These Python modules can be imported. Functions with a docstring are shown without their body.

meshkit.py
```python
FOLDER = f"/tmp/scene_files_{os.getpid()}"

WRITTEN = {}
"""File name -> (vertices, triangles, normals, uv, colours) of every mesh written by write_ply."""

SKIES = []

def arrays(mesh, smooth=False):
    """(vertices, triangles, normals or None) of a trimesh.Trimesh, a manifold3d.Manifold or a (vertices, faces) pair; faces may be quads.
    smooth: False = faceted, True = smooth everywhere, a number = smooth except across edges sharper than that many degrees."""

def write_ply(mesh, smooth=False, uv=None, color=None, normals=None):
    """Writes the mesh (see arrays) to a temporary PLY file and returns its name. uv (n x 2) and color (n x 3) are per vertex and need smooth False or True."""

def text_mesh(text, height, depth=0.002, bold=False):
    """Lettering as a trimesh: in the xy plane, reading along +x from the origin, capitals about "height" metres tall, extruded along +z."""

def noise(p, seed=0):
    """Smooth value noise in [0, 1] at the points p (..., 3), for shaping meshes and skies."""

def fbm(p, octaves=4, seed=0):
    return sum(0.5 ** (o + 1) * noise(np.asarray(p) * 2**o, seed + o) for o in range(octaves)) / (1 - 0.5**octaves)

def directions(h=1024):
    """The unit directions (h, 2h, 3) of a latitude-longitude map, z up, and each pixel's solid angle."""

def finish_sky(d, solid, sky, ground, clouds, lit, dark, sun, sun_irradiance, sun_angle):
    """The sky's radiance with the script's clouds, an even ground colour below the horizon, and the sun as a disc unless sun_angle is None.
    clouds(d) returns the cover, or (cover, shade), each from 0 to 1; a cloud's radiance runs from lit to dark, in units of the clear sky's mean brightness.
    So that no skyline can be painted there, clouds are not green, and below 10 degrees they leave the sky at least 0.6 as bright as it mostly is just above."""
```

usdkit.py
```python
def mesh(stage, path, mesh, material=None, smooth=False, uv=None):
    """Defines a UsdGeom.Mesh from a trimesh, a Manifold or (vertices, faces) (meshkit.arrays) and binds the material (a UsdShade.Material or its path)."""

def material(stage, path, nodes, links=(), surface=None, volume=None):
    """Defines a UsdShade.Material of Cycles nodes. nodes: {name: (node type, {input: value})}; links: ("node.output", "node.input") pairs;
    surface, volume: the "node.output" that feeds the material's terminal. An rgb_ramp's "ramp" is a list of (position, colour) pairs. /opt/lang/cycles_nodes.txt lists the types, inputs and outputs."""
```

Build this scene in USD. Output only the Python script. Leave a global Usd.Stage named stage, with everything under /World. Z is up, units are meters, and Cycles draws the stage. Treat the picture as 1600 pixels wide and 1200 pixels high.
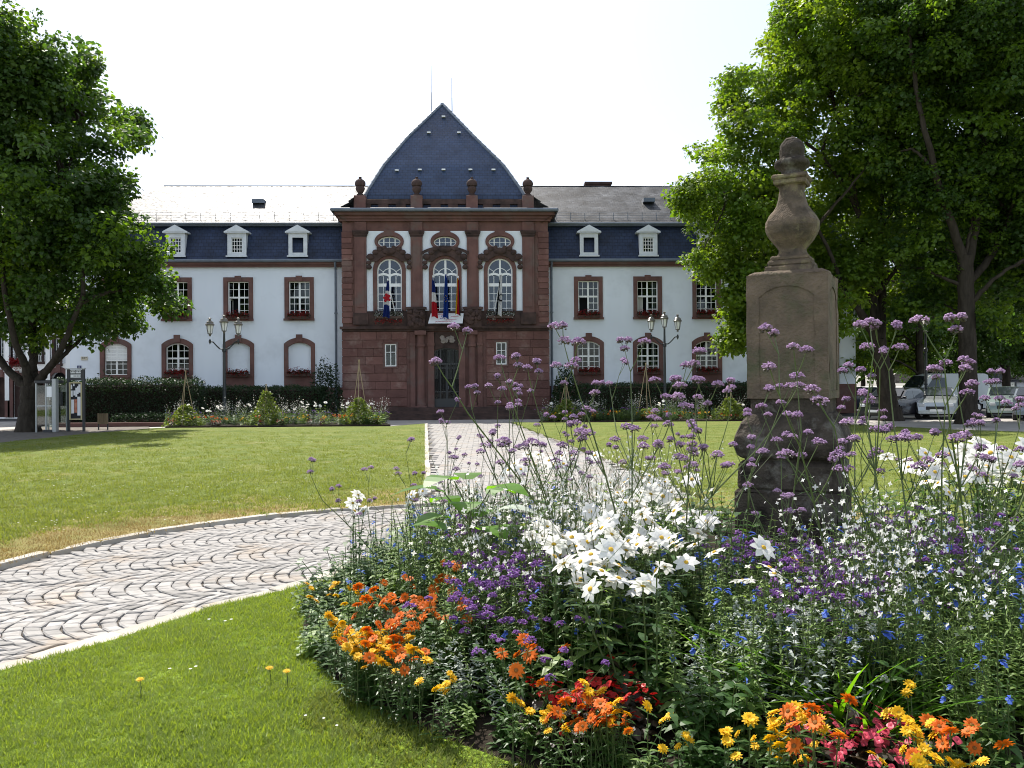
import math, numpy as np, trimesh, usdkit, meshkit
from pxr import Usd, UsdGeom, UsdLux, UsdShade, Gf, Sdf, Vt
from shapely.geometry import Polygon, box as sbox, Point
from shapely.ops import unary_union
from shapely import affinity

rng = np.random.default_rng(7)
stage = Usd.Stage.CreateInMemory()
UsdGeom.SetStageUpAxis(stage, 'Z'); UsdGeom.SetStageMetersPerUnit(stage, 1.0)
UsdGeom.Xform.Define(stage, '/World'); UsdGeom.Scope.Define(stage, '/World/Looks')

# ---------------------------------------------------------------- camera, sky, sun, exposure
EYE = np.array([0.0, 0.0, 1.6]); YAW, PITCH, ROLL, F = 0.034, 0.003, -0.0067, 1300.0
SUN_AZ, SUN_EL = math.radians(-24), math.radians(54)       # azimuth from +Y (into the square) towards +X
SKY_STRENGTH, SUN_INT, EXPOSURE = 0.083, 1.25, 0.84
fw = np.array([math.sin(YAW) * math.cos(PITCH), math.cos(YAW) * math.cos(PITCH), math.sin(PITCH)])
r0 = np.array([math.cos(YAW), -math.sin(YAW), 0.0]); u0 = np.cross(r0, fw)
RT = math.cos(ROLL) * r0 + math.sin(ROLL) * u0; UP = -math.sin(ROLL) * r0 + math.cos(ROLL) * u0
cam = UsdGeom.Camera.Define(stage, '/World/camera')
m = Gf.Matrix4d(*RT, 0, *UP, 0, *(-fw), 0, *EYE, 1)
cam.AddTransformOp().Set(m)
cam.CreateHorizontalApertureAttr(36.0); cam.CreateVerticalApertureAttr(27.0)
cam.CreateFocalLengthAttr(36.0 * F / 1600); cam.CreateClippingRangeAttr(Gf.Vec2f(0.05, 5000))
cam.CreateExposureAttr(EXPOSURE)
sd = np.array([math.sin(SUN_AZ) * math.cos(SUN_EL), math.cos(SUN_AZ) * math.cos(SUN_EL), math.sin(SUN_EL)])
sky = UsdLux.DomeLight.Define(stage, '/World/sky')
sky.GetPrim().SetCustomDataByKey('kind', 'structure')
skym = usdkit.material(stage, '/World/Looks/sky', {
    's': ('sky_texture', {'sky_type': 'single_scattering', 'sun_disc': False, 'sun_elevation': SUN_EL, 'sun_rotation': SUN_AZ, 'altitude': 150.0, 'air_density': 1.0, 'aerosol_density': 2.2, 'ozone_density': 1.0}),
    'v': ('mix', {'mix_type': 'add', 'fac': 1.0, 'color2': (2.9, 2.93, 2.95)}), 'b': ('background_shader', {'strength': SKY_STRENGTH})}, [('s.color', 'v.color1'), ('v.color', 'b.color')], surface='b.background')
UsdShade.MaterialBindingAPI.Apply(sky.GetPrim()).Bind(skym)
sun = UsdLux.DistantLight.Define(stage, '/World/sun')
sun.CreateNormalizeAttr(True); sun.CreateIntensityAttr(SUN_INT); sun.CreateAngleAttr(0.5); sun.CreateColorAttr(Gf.Vec3f(1.0, 0.95, 0.87))
zc = sd; xc = np.cross([0, 1, 0], zc); xc /= np.linalg.norm(xc); yc = np.cross(zc, xc)
sun.AddTransformOp().Set(Gf.Matrix4d(*xc, 0, *yc, 0, *zc, 0, 0, 0, 60, 1))

# ---------------------------------------------------------------- helpers
def ray(px, py):
    d = fw + RT * (px - 800) / F - UP * (py - 600) / F
    return d
def ground(px, py, z=0.0):          # where a line of sight meets the level z
    d = ray(px, py); return EYE + d * (z - EYE[2]) / d[2]
def plane(px, py, Y):               # where a line of sight meets the upright plane at depth Y
    d = ray(px, py); return EYE + d * Y / d[1]

used = {}
def path_for(parent, name):
    k = (parent, name); n = used.get(k, 0); used[k] = n + 1
    return f'{parent}/{name}' + (f'_{n:03d}' if n else '')
def tagp(p, label=None, cat=None, group=None, kind=None):
    for k, v in (('label', label), ('category', cat), ('group', group), ('kind', kind)):
        if v: p.SetCustomDataByKey(k, v)
BASE = {}
def thing(name, label, cat, loc=(0, 0, 0), rz=0.0, group=None, kind=None, scale=None):
    p = path_for('/World', name); x = UsdGeom.Xform.Define(stage, p)
    x.AddTranslateOp().Set(Gf.Vec3d(*map(float, loc)))
    if rz: x.AddRotateZOp().Set(math.degrees(rz))
    if scale: x.AddScaleOp().Set(Gf.Vec3f(scale, scale, scale))
    tagp(x.GetPrim(), label, cat, group, kind); BASE[p] = np.array(loc, float)
    return p
def proto(name):
    p = f'/World/{name}_class'; x = UsdGeom.Xform.Define(stage, p); x.GetPrim().SetSpecifier(Sdf.SpecifierClass); BASE[p] = np.zeros(3)
    return p
def copy(name, src, loc, rz, label, cat, group=None, scale=1.0, tilt=None):
    p = path_for('/World', name); x = UsdGeom.Xform.Define(stage, p)
    x.AddTranslateOp().Set(Gf.Vec3d(*map(float, loc))); x.AddRotateZOp().Set(math.degrees(rz))
    if tilt: x.AddRotateXOp().Set(tilt)
    x.AddScaleOp().Set(Gf.Vec3f(scale, scale, scale))
    tagp(x.GetPrim(), label, cat, group)
    x.GetPrim().GetReferences().AddInternalReference(Sdf.Path(src)); x.GetPrim().SetInstanceable(True)
    return p
def part(name, mb, mat, parent='/World', smooth=False, label=None, cat=None, kind=None, group=None, world=True):
    v, f = mb.arrays()
    off = BASE.get('/'.join(parent.split('/')[:3]), 0) if world else 0
    p = path_for(parent, name)
    pr = usdkit.mesh(stage, p, (v - off, f), mat, smooth=smooth)
    tagp(pr.GetPrim(), label, cat, group, kind)
    return p

class MB:
    def __init__(s): s.v, s.f, s.n = [], [], 0
    def add(s, v, f):
        v = np.asarray(v, float).reshape(-1, 3); f = np.asarray(f, int)
        if len(v) == 0: return s
        if f.shape[1] == 4: f = np.vstack([f[:, [0, 1, 2]], f[:, [0, 2, 3]]])
        s.v.append(v); s.f.append(f + s.n); s.n += len(v); return s
    def arrays(s): return np.vstack(s.v), np.vstack(s.f)
    def tm(s, t): return s.add(t.vertices, t.faces)
    def merge(s, o): return s.add(*o.arrays())
    def box(s, x0, x1, y0, y1, z0, z1, rz=0, c=None, ch=0):
        x0, x1 = sorted((x0, x1)); y0, y1 = sorted((y0, y1)); z0, z1 = sorted((z0, z1))
        if ch:
            pts = []
            for x, sx in ((x0, 1), (x1, -1)):
                for y, sy in ((y0, 1), (y1, -1)):
                    for z, sz in ((z0, 1), (z1, -1)):
                        pts += [(x + sx * ch, y + sy * ch, z), (x + sx * ch, y, z + sz * ch), (x, y + sy * ch, z + sz * ch)]
            t = trimesh.convex.convex_hull(np.array(pts)); v, f = np.array(t.vertices), t.faces
        else:
            v = np.array([(x, y, z) for x in (x0, x1) for y in (y0, y1) for z in (z0, z1)], float)
            f = [(0, 1, 3, 2), (4, 6, 7, 5), (0, 4, 5, 1), (2, 3, 7, 6), (0, 2, 6, 4), (1, 5, 7, 3)]
        if rz:
            c = np.array(c if c is not None else [(x0 + x1) / 2, (y0 + y1) / 2, 0]); R = np.array([[math.cos(rz), -math.sin(rz)], [math.sin(rz), math.cos(rz)]])
            v[:, :2] = (v[:, :2] - c[:2]) @ R.T + c[:2]
        return s.add(v, f)
    def tube(s, pts, r, n=6, cap=True):
        p = np.asarray(pts, float); r = np.broadcast_to(np.asarray(r, float), (len(p),))
        t = np.gradient(p, axis=0); t /= np.linalg.norm(t, axis=1, keepdims=True) + 1e-12
        ref = np.array([0, 0, 1.0]) if abs(t[0, 2]) < 0.9 else np.array([1.0, 0, 0])
        a = np.cross(t, ref); a /= np.linalg.norm(a, axis=1, keepdims=True) + 1e-9; b = np.cross(t, a)
        ang = np.arange(n) * 2 * np.pi / n
        v = p[:, None] + r[:, None, None] * (np.cos(ang)[None, :, None] * a[:, None] + np.sin(ang)[None, :, None] * b[:, None])
        f = []
        for i in range(len(p) - 1):
            for j in range(n):
                f.append((i * n + j, (i + 1) * n + j, (i + 1) * n + (j + 1) % n, i * n + (j + 1) % n))
        v = v.reshape(-1, 3); f = np.array(f); f = np.vstack([f[:, [0, 1, 2]], f[:, [0, 2, 3]]])
        if cap:
            e = (len(p) - 1) * n
            f = np.vstack([f, [(0, j + 1, j) for j in range(1, n - 1)][::-1] and [(0, j, j + 1) for j in range(1, n - 1)], [(e, e + j + 1, e + j) for j in range(1, n - 1)]])
        return s.add(v, f)
    def prism(s, poly, y0, y1, holes=True):      # polygon in (x, z) pushed along y
        for g in getattr(poly, 'geoms', [poly]):
            if g.is_empty or g.area < 1e-7: continue
            t = trimesh.creation.extrude_polygon(g, abs(y1 - y0), engine='earcut'); v = np.array(t.vertices)
            s.add(np.c_[v[:, 0], max(y0, y1) - v[:, 2], v[:, 1]], t.faces)
        return s
    def slab(s, poly, z0, z1):                    # polygon in (x, y) pushed along z
        for g in getattr(poly, 'geoms', [poly]):
            if g.is_empty or g.area < 1e-7: continue
            t = trimesh.creation.extrude_polygon(g, z1 - z0, engine='earcut'); v = np.array(t.vertices); v[:, 2] += z0
            s.add(v, t.faces)
        return s
    def lathe(s, prof, n=24, c=(0, 0, 0), sq=0.0, rz=0.0):    # prof (r, z); sq pulls the round towards a square
        prof = np.asarray(prof, float); a = np.arange(n) * 2 * np.pi / n
        k = 1 + sq * (np.minimum(1 / np.maximum(abs(np.cos(a)), abs(np.sin(a))), 1.35) - 1)
        v = np.stack([prof[:, None, 0] * np.cos(a + rz) * k, prof[:, None, 0] * np.sin(a + rz) * k, np.repeat(prof[:, 1:2], n, 1)], -1) + np.asarray(c)
        f = [(i * n + j, i * n + (j + 1) % n, (i + 1) * n + (j + 1) % n, (i + 1) * n + j) for i in range(len(prof) - 1) for j in range(n)]
        return s.add(v.reshape(-1, 3), f)
    def quad(s, a, b, c, d): return s.add([a, b, c, d], [(0, 1, 2, 3)])
    def strips(s, base, d, nrm, L, W, droop, prof, fold=0.0):      # many leaf blades at once
        base = np.atleast_2d(base); N = len(base)
        d = np.broadcast_to(d, (N, 3)).astype(float); nrm = np.broadcast_to(nrm, (N, 3)).astype(float)
        d = d / (np.linalg.norm(d, axis=1, keepdims=True) + 1e-9); sd_ = np.cross(d, nrm); sd_ /= np.linalg.norm(sd_, axis=1, keepdims=True) + 1e-9
        up = np.cross(sd_, d)
        L = np.broadcast_to(L, (N,)).astype(float); W = np.broadcast_to(W, (N,)).astype(float); droop = np.broadcast_to(droop, (N,)).astype(float)
        K = len(prof); t = np.linspace(0, 1, K); w = np.asarray(prof, float)
        c = base[:, None] + d[:, None] * (L[:, None] * t)[..., None] - up[:, None] * (L * droop)[:, None, None] * (t ** 2)[None, :, None]
        side = sd_[:, None] * (W[:, None] * w / 2)[..., None]; lift = up[:, None] * (W[:, None] * w * fold)[..., None]
        v = np.stack([c - side + lift, c + side + lift], 2).reshape(-1, 3)
        o = (np.arange(N) * K * 2)[:, None, None]; i = (np.arange(K - 1) * 2)[None, :, None]
        f = (o + i + np.array([0, 1, 3, 2])[None, None]).reshape(-1, 4)
        return s.add(v, f)

def norm(a): a = np.asarray(a, float); return a / (np.linalg.norm(a, axis=-1, keepdims=True) + 1e-12)
def frame_of(n):
    n = norm(n); a = np.cross(n, [0, 0, 1.0] if abs(n[2]) < 0.9 else [1.0, 0, 0]); a = norm(a); return a, np.cross(n, a), n

# ---------------------------------------------------------------- materials
def simple(name, col, rough=0.6, spec=0.4, metal=0.0, **kw):
    return usdkit.material(stage, f'/World/Looks/{name}', {'p': ('principled_bsdf', {'base_color': col, 'roughness': rough, 'specular_ior_level': spec, 'metallic': metal, **kw})}, surface='p.BSDF')
def mottled(name, c1, c2, scale=3.0, rough=0.8, spec=0.3, bump=0.3, bscale=40.0, c3=None, s3=0.6, island=0.0, dist=0.01, stretch=(1, 1, 1)):
    n = {'g': ('geometry', {}), 'mp': ('mapping', {'scale': stretch}), 'n1': ('noise_texture', {'scale': scale, 'detail': 6.0, 'roughness': 0.62}),
         'r1': ('rgb_ramp', {'ramp': [(0.3, c1), (0.7, c2)]}), 'n2': ('noise_texture', {'scale': bscale, 'detail': 4.0}),
         'b': ('bump', {'strength': bump, 'distance': dist}), 'p': ('principled_bsdf', {'roughness': rough, 'specular_ior_level': spec})}
    l = [('g.position', 'mp.vector'), ('mp.vector', 'n1.vector'), ('n1.fac', 'r1.fac'), ('g.position', 'n2.vector'), ('n2.fac', 'b.height'), ('b.normal', 'p.normal')]
    out = 'r1.color'
    if c3 is not None:
        n['n3'] = ('noise_texture', {'scale': s3, 'detail': 5.0, 'roughness': 0.7}); n['r3'] = ('rgb_ramp', {'ramp': [(0.52, (0, 0, 0)), (0.66, (1, 1, 1))]})
        n['m3'] = ('mix', {'color2': c3}); l += [('g.position', 'n3.vector'), ('n3.fac', 'r3.fac'), (out, 'm3.color1'), ('r3.color', 'm3.fac')]; out = 'm3.color'
    if island:
        n['mr'] = ('map_range', {'from_min': 0.0, 'from_max': 1.0, 'to_min': 1 - island, 'to_max': 1 + island}); n['h'] = ('hsv', {})
        n['wn'] = ('white_noise_texture', {'dimensions': '1D'}); n['oi'] = ('object_info', {}); n['ad'] = ('math', {'math_type': 'add'})
        l += [('g.random_per_island', 'ad.value1'), ('oi.random', 'ad.value2'), ('ad.value', 'wn.w'), ('wn.value', 'mr.value'), ('mr.result', 'h.value'), (out, 'h.color')]; out = 'h.color'
    l.append((out, 'p.base_color'))
    return usdkit.material(stage, f'/World/Looks/{name}', n, l, surface='p.BSDF')
def leafy(name, cols, trans=0.4, tcol=None, rough=0.45, spec=0.4):
    k = len(cols); ramp = [(i / max(1, k - 1), c) for i, c in enumerate(cols)]
    tr = [(p, tuple(min(1, x * y) for x, y in zip(c, tcol or (1.6, 1.7, 0.7)))) for p, c in ramp]
    n = {'g': ('geometry', {}), 'oi': ('object_info', {}), 'ad': ('math', {'math_type': 'multiply_add', 'value2': 0.35}), 'fr': ('math', {'math_type': 'multiply_add', 'value2': 0.65}),
         'r': ('rgb_ramp', {'ramp': ramp}), 't': ('rgb_ramp', {'ramp': tr}),
         'p': ('principled_bsdf', {'roughness': rough, 'specular_ior_level': spec}), 'tb': ('translucent_bsdf', {}), 'm': ('mix_closure', {'fac': trans})}
    l = [('oi.random', 'ad.value1'), ('g.random_per_island', 'fr.value1'), ('ad.value', 'fr.value3'), ('fr.value', 'r.fac'), ('fr.value', 't.fac'),
         ('r.color', 'p.base_color'), ('t.color', 'tb.color'), ('p.BSDF', 'm.closure1'), ('tb.BSDF', 'm.closure2')]
    n['ad'][1]['value3'] = 0.0
    return usdkit.material(stage, f'/World/Looks/{name}', n, l, surface='m.closure')
def petal(name, cols, trans=0.35, rough=0.6, tcol=(1.15, 1.15, 1.15)): return leafy(name, cols, trans, tcol, rough, 0.25)
def slates(name, c1, c2, axes, rough=0.42, spec=0.5, w=0.28, h=0.19, nv=0.5):
    # far-off slate courses; axes gives the two directions the courses run in
    n = {'g': ('geometry', {}), 'd1': ('vector_math', {'math_type': 'dot_product', 'vector2': axes[0]}), 'd2': ('vector_math', {'math_type': 'dot_product', 'vector2': axes[1]}),
         'c': ('combine_xyz', {}), 'b': ('brick_texture', {'color1': c1, 'color2': c2, 'mortar': tuple(x * 0.35 for x in c1), 'scale': 1.0, 'mortar_size': 0.012, 'brick_width': w, 'row_height': h, 'mortar_smooth': 0.3}),
         'n1': ('noise_texture', {'scale': 0.9, 'detail': 6.0, 'roughness': 0.7}), 'rr': ('rgb_ramp', {'ramp': [(0.35, (1 - nv,) * 3), (0.65, (1 + nv * 0.6,) * 3)]}), 'mu': ('mix', {'mix_type': 'multiply', 'fac': 1.0}),
         'nr': ('noise_texture', {'scale': 5.0, 'detail': 4.0}), 'mr': ('map_range', {'from_min': 0.3, 'from_max': 0.7, 'to_min': rough - 0.08, 'to_max': rough + 0.14}),
         'bu': ('bump', {'strength': 0.6, 'distance': 0.015, 'invert': True}), 'p': ('principled_bsdf', {'specular_ior_level': spec})}
    l = [('g.position', 'd1.vector1'), ('g.position', 'd2.vector1'), ('d1.value', 'c.x'), ('d2.value', 'c.y'), ('c.vector', 'b.vector'), ('g.position', 'n1.vector'), ('n1.fac', 'rr.fac'),
         ('b.color', 'mu.color1'), ('rr.color', 'mu.color2'), ('mu.color', 'p.base_color'), ('g.position', 'nr.vector'), ('nr.fac', 'mr.value'), ('mr.result', 'p.roughness'), ('b.fac', 'bu.height'), ('bu.normal', 'p.normal')]
    return usdkit.material(stage, f'/World/Looks/{name}', n, l, surface='p.BSDF')
def pane_mat(name, tint=(0.75, 0.8, 0.8), extra=0.0):
    n = {'t': ('transparent_bsdf', {'color': tint}), 'g': ('glossy_bsdf', {'color': (0.95, 0.97, 1.0), 'roughness': 0.03}), 'f': ('fresnel', {'IOR': 1.55}), 'a': ('math', {'math_type': 'add', 'value2': extra}), 'm': ('mix_closure', {})}
    return usdkit.material(stage, f'/World/Looks/{name}', n, [('f.fac', 'a.value1'), ('a.value', 'm.fac'), ('t.BSDF', 'm.closure1'), ('g.BSDF', 'm.closure2')], surface='m.closure')

M = {}
M['plaster'] = mottled('white_plaster', (0.66, 0.705, 0.765), (0.72, 0.765, 0.82), 0.7, 0.9, 0.2, 0.15, 25, c3=(0.61, 0.65, 0.70), s3=0.35, stretch=(1, 1, 0.25))
M['plaster2'] = mottled('warm_plaster', (0.78, 0.77, 0.75), (0.83, 0.82, 0.8), 0.7, 0.9, 0.2, 0.1, 25)
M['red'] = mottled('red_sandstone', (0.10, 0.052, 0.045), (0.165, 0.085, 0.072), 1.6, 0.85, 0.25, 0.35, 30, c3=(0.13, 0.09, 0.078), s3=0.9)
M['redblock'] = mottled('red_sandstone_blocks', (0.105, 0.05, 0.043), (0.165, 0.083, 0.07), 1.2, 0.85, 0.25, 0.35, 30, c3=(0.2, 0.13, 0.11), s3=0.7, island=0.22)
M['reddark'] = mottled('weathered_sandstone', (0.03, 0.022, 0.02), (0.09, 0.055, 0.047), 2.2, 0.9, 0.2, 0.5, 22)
M['frame'] = simple('white_paint', (0.78, 0.79, 0.78), 0.45)
M['dormer'] = mottled('grey_white_paint', (0.5, 0.53, 0.56), (0.62, 0.64, 0.66), 4, 0.6, 0.3, 0.05, 30)
M['pane'] = pane_mat('window_glass', (0.6, 0.64, 0.66), -0.01)
M['skypane'] = pane_mat('reflecting_glass', (0.5, 0.6, 0.75), 0.01)
M['doorpane'] = pane_mat('door_glass', (0.6, 0.62, 0.62), -0.036)
M['clearpane'] = pane_mat('clear_glass', (0.88, 0.93, 0.91), 0.02)
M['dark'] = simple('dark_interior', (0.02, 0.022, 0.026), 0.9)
M['curtain'] = simple('pale_curtain', (0.5, 0.5, 0.48), 0.9)
M['iron'] = simple('black_iron', (0.02, 0.022, 0.025), 0.4, 0.5)
M['zinc'] = mottled('zinc_sheet', (0.09, 0.11, 0.14), (0.14, 0.165, 0.2), 3, 0.45, 0.5, 0.05, 20)
M['mansard'] = slates('mansard_slates', (0.014, 0.025, 0.06), (0.02, 0.033, 0.074), ((1, 0, 0), (0, 0, 1)), 0.5, 0.35)
M['roof'] = slates('roof_slates', (0.038, 0.041, 0.045), (0.085, 0.088, 0.094), ((1, 0, 0), (0, 0.82, 0.57)), 0.5, 0.14, nv=0.85)
M['pyr'] = slates('pyramid_slates', (0.018, 0.034, 0.075), (0.025, 0.045, 0.092), ((1, 0, 0), (0, 0.5, 0.86)), 0.42, 0.4, nv=0.3)
M['pyrside'] = slates('pyramid_side_slates', (0.025, 0.036, 0.06), (0.034, 0.046, 0.074), ((0, 1, 0), (0, 0.0, 1)), 0.42, 0.4)
M['pillar'] = mottled('mossy_sandstone', (0.075, 0.06, 0.045), (0.175, 0.13, 0.095), 4, 0.92, 0.15, 0.9, 45, c3=(0.085, 0.085, 0.05), s3=2.2, dist=0.02)
M['pillartop'] = mottled('lichen_sandstone', (0.05, 0.042, 0.033), (0.15, 0.112, 0.08), 9, 0.92, 0.15, 0.8, 70, c3=(0.20, 0.175, 0.10), s3=5.0, dist=0.012)
M['pillardark'] = mottled('blackened_sandstone', (0.022, 0.019, 0.016), (0.085, 0.07, 0.056), 6, 0.95, 0.1, 0.9, 50, c3=(0.15, 0.14, 0.12), s3=4, dist=0.015)
M['bark'] = mottled('bark', (0.022, 0.018, 0.014), (0.05, 0.042, 0.033), 8, 0.95, 0.1, 0.9, 18, dist=0.03, stretch=(1, 1, 0.25))
M['leaf_a'] = leafy('maple_leaves', [(0.065, 0.125, 0.014), (0.105, 0.175, 0.02), (0.15, 0.22, 0.028)], 0.54, (2.2, 2.1, 0.6))
M['leaf_b'] = leafy('dark_tree_leaves', [(0.032, 0.072, 0.016), (0.062, 0.118, 0.02), (0.10, 0.16, 0.025)], 0.47, (2.0, 2.0, 0.7))
M['leaf_c'] = leafy('yellow_green_tree_leaves', [(0.10, 0.16, 0.016), (0.14, 0.20, 0.024)], 0.55, (2.0, 1.9, 0.6))
M['hedge'] = leafy('hedge_leaves', [(0.012, 0.03, 0.01), (0.022, 0.05, 0.014), (0.035, 0.075, 0.018)], 0.25)
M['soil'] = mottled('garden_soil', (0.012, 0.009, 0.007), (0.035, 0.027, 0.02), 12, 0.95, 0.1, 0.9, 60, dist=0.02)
M['wood'] = mottled('grey_wood', (0.12, 0.09, 0.055), (0.2, 0.16, 0.1), 6, 0.8, 0.2, 0.3, 30, stretch=(1, 1, 0.1))
M['cane'] = simple('bamboo_cane', (0.28, 0.22, 0.13), 0.6)

# ---------------------------------------------------------------- ground, lawns and paths
BC, BR = np.array([2.25, 6.3]), 3.6            # the round bed
edge_out = np.array([ground(*p)[:2] for p in ((0, 885), (130, 857), (260, 832), (370, 815), (460, 803), (580, 795))])
A_ = np.c_[2 * edge_out, np.ones(len(edge_out))]; sol = np.linalg.lstsq(A_, (edge_out ** 2).sum(1), rcond=None)[0]
OC = sol[:2]; OR = math.sqrt(sol[2] + (OC ** 2).sum())
edge_in = [tuple(ground(*p)[:2]) for p in ((0, 1055), (180, 1005), (330, 955), (515, 910))]
big = sbox(-400, -300, 400, 600)
disc_out = Point(*OC).buffer(OR, 64)
a0 = math.atan2(edge_in[-1][1] - BC[1], edge_in[-1][0] - BC[0]); rr = math.hypot(edge_in[-1][0] - BC[0], edge_in[-1][1] - BC[1])
arc = [tuple(BC + (rr + 0.25 * min(1, 3 * k / 24)) * np.array([math.cos(a0 - k / 24 * 3.6), math.sin(a0 - k / 24 * 3.6)])) for k in range(1, 25)]
e0, e1 = np.array(edge_in[0]), np.array(edge_in[1]); back = e0 + (e0 - e1) / np.linalg.norm(e0 - e1) * 6
inner_line = [tuple(back)] + edge_in + arc
near_poly = Polygon(inner_line + [(9, -6), (-9, -6)]).buffer(0)
ext = Polygon([tuple(back + [-3.2, 1.0]), tuple(back), tuple(e0), tuple(e1), (-2.0, 8.0), tuple(OC + OR * np.array([math.cos(2.75), math.sin(2.75)])), tuple(OC + OR * np.array([math.cos(3.2), math.sin(3.2)]))]).buffer(0)
cpath = Polygon([(-2.45, 36.3), (-0.75, 11.5), (3.1, 11.5), (1.15, 37.8)])
ring_poly = unary_union([disc_out, ext]).difference(near_poly)
path_all = unary_union([ring_poly, cpath.difference(near_poly)]).buffer(0)
gl = lambda pts: [tuple(ground(*p)[:2]) for p in pts]
lawn_l = Polygon(gl([(-400, 735), (0, 693), (133, 679), (240, 670), (420, 668.5), (612, 667)]) + [(-2.55, 36.0), (-1.0, 14), (-1.0, 9), (-4, 3), (-30, -6), (-40, 8)]).buffer(0).difference(path_all).difference(near_poly)
lawn_r = Polygon([(1.2, 37.0)] + gl([(845, 661.5), (1150, 659), (1330, 664), (1480, 672), (1600, 676), (2200, 700)]) + [(60, 0), (9, -6), (3, 8), (2.4, 14)]).buffer(0).difference(path_all).difference(near_poly)

def lawn_mat(name, greens, dryness, bright=1.0):
    n = {'g': ('geometry', {}), 'n1': ('noise_texture', {'scale': 0.8, 'detail': 7.0, 'roughness': 0.7}), 'r1': ('rgb_ramp', {'ramp': [(0.3, greens[0]), (0.5, greens[1]), (0.72, greens[2])]}),
         'n2': ('noise_texture', {'scale': 55.0, 'detail': 3.0}), 'r2': ('rgb_ramp', {'ramp': [(0.3, (0.5,) * 3), (0.7, (1.5,) * 3)]}), 'mu': ('mix', {'mix_type': 'multiply', 'fac': 1.0}),
         'sc': ('mapping', {'scale': (1, 1, 0)}), 'd': ('vector_math', {'math_type': 'distance', 'vector2': (OC[0], OC[1], 0)}),
         'mr': ('map_range', {'from_min': OR, 'from_max': OR + 2.6, 'to_min': 0.24, 'to_max': -0.10, 'clamp': True}), 'n3': ('noise_texture', {'scale': 0.55, 'detail': 5.0, 'roughness': 0.65}),
         'ad': ('math', {'math_type': 'add'}), 'r3': ('rgb_ramp', {'ramp': [(0.5, (0, 0, 0)), (0.72, (1, 1, 1))]}), 'dm': ('math', {'math_type': 'multiply', 'value2': dryness}),
         'mx': ('mix', {'color2': (0.30, 0.225, 0.095)}), 'b': ('bump', {'strength': 0.9, 'distance': 0.05}), 'p': ('principled_bsdf', {'roughness': 0.9, 'specular_ior_level': 0.1})}
    l = [('g.position', 'n1.vector'), ('n1.fac', 'r1.fac'), ('g.position', 'n2.vector'), ('n2.fac', 'r2.fac'), ('r1.color', 'mu.color1'), ('r2.color', 'mu.color2'),
         ('g.position', 'sc.vector'), ('sc.vector', 'd.vector1'), ('d.value', 'mr.value'), ('g.position', 'n3.vector'), ('n3.fac', 'ad.value1'), ('mr.result', 'ad.value2'), ('ad.value', 'r3.fac'),
         ('r3.color', 'dm.value1'), ('dm.value', 'mx.fac'), ('mu.color', 'mx.color1'), ('mx.color', 'p.base_color'), ('n2.fac', 'b.height'), ('b.normal', 'p.normal')]
    return usdkit.material(stage, f'/World/Looks/{name}', n, l, surface='p.BSDF')
M['lawn'] = lawn_mat('mown_lawn', [(0.10, 0.14, 0.03), (0.145, 0.18, 0.042), (0.205, 0.212, 0.065)], 0.85)
M['lawn_near'] = lawn_mat('fresh_lawn', [(0.11, 0.185, 0.02), (0.15, 0.225, 0.026), (0.2, 0.255, 0.036)], 0.0)
M['paving'] = mottled('pale_paving', (0.30, 0.28, 0.26), (0.40, 0.375, 0.35), 1.5, 0.85, 0.25, 0.3, 12, c3=(0.25, 0.235, 0.22), s3=0.4)
M['joint'] = mottled('path_joints', (0.06, 0.053, 0.046), (0.11, 0.098, 0.085), 10, 0.95, 0.1, 0.5, 60)
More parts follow.
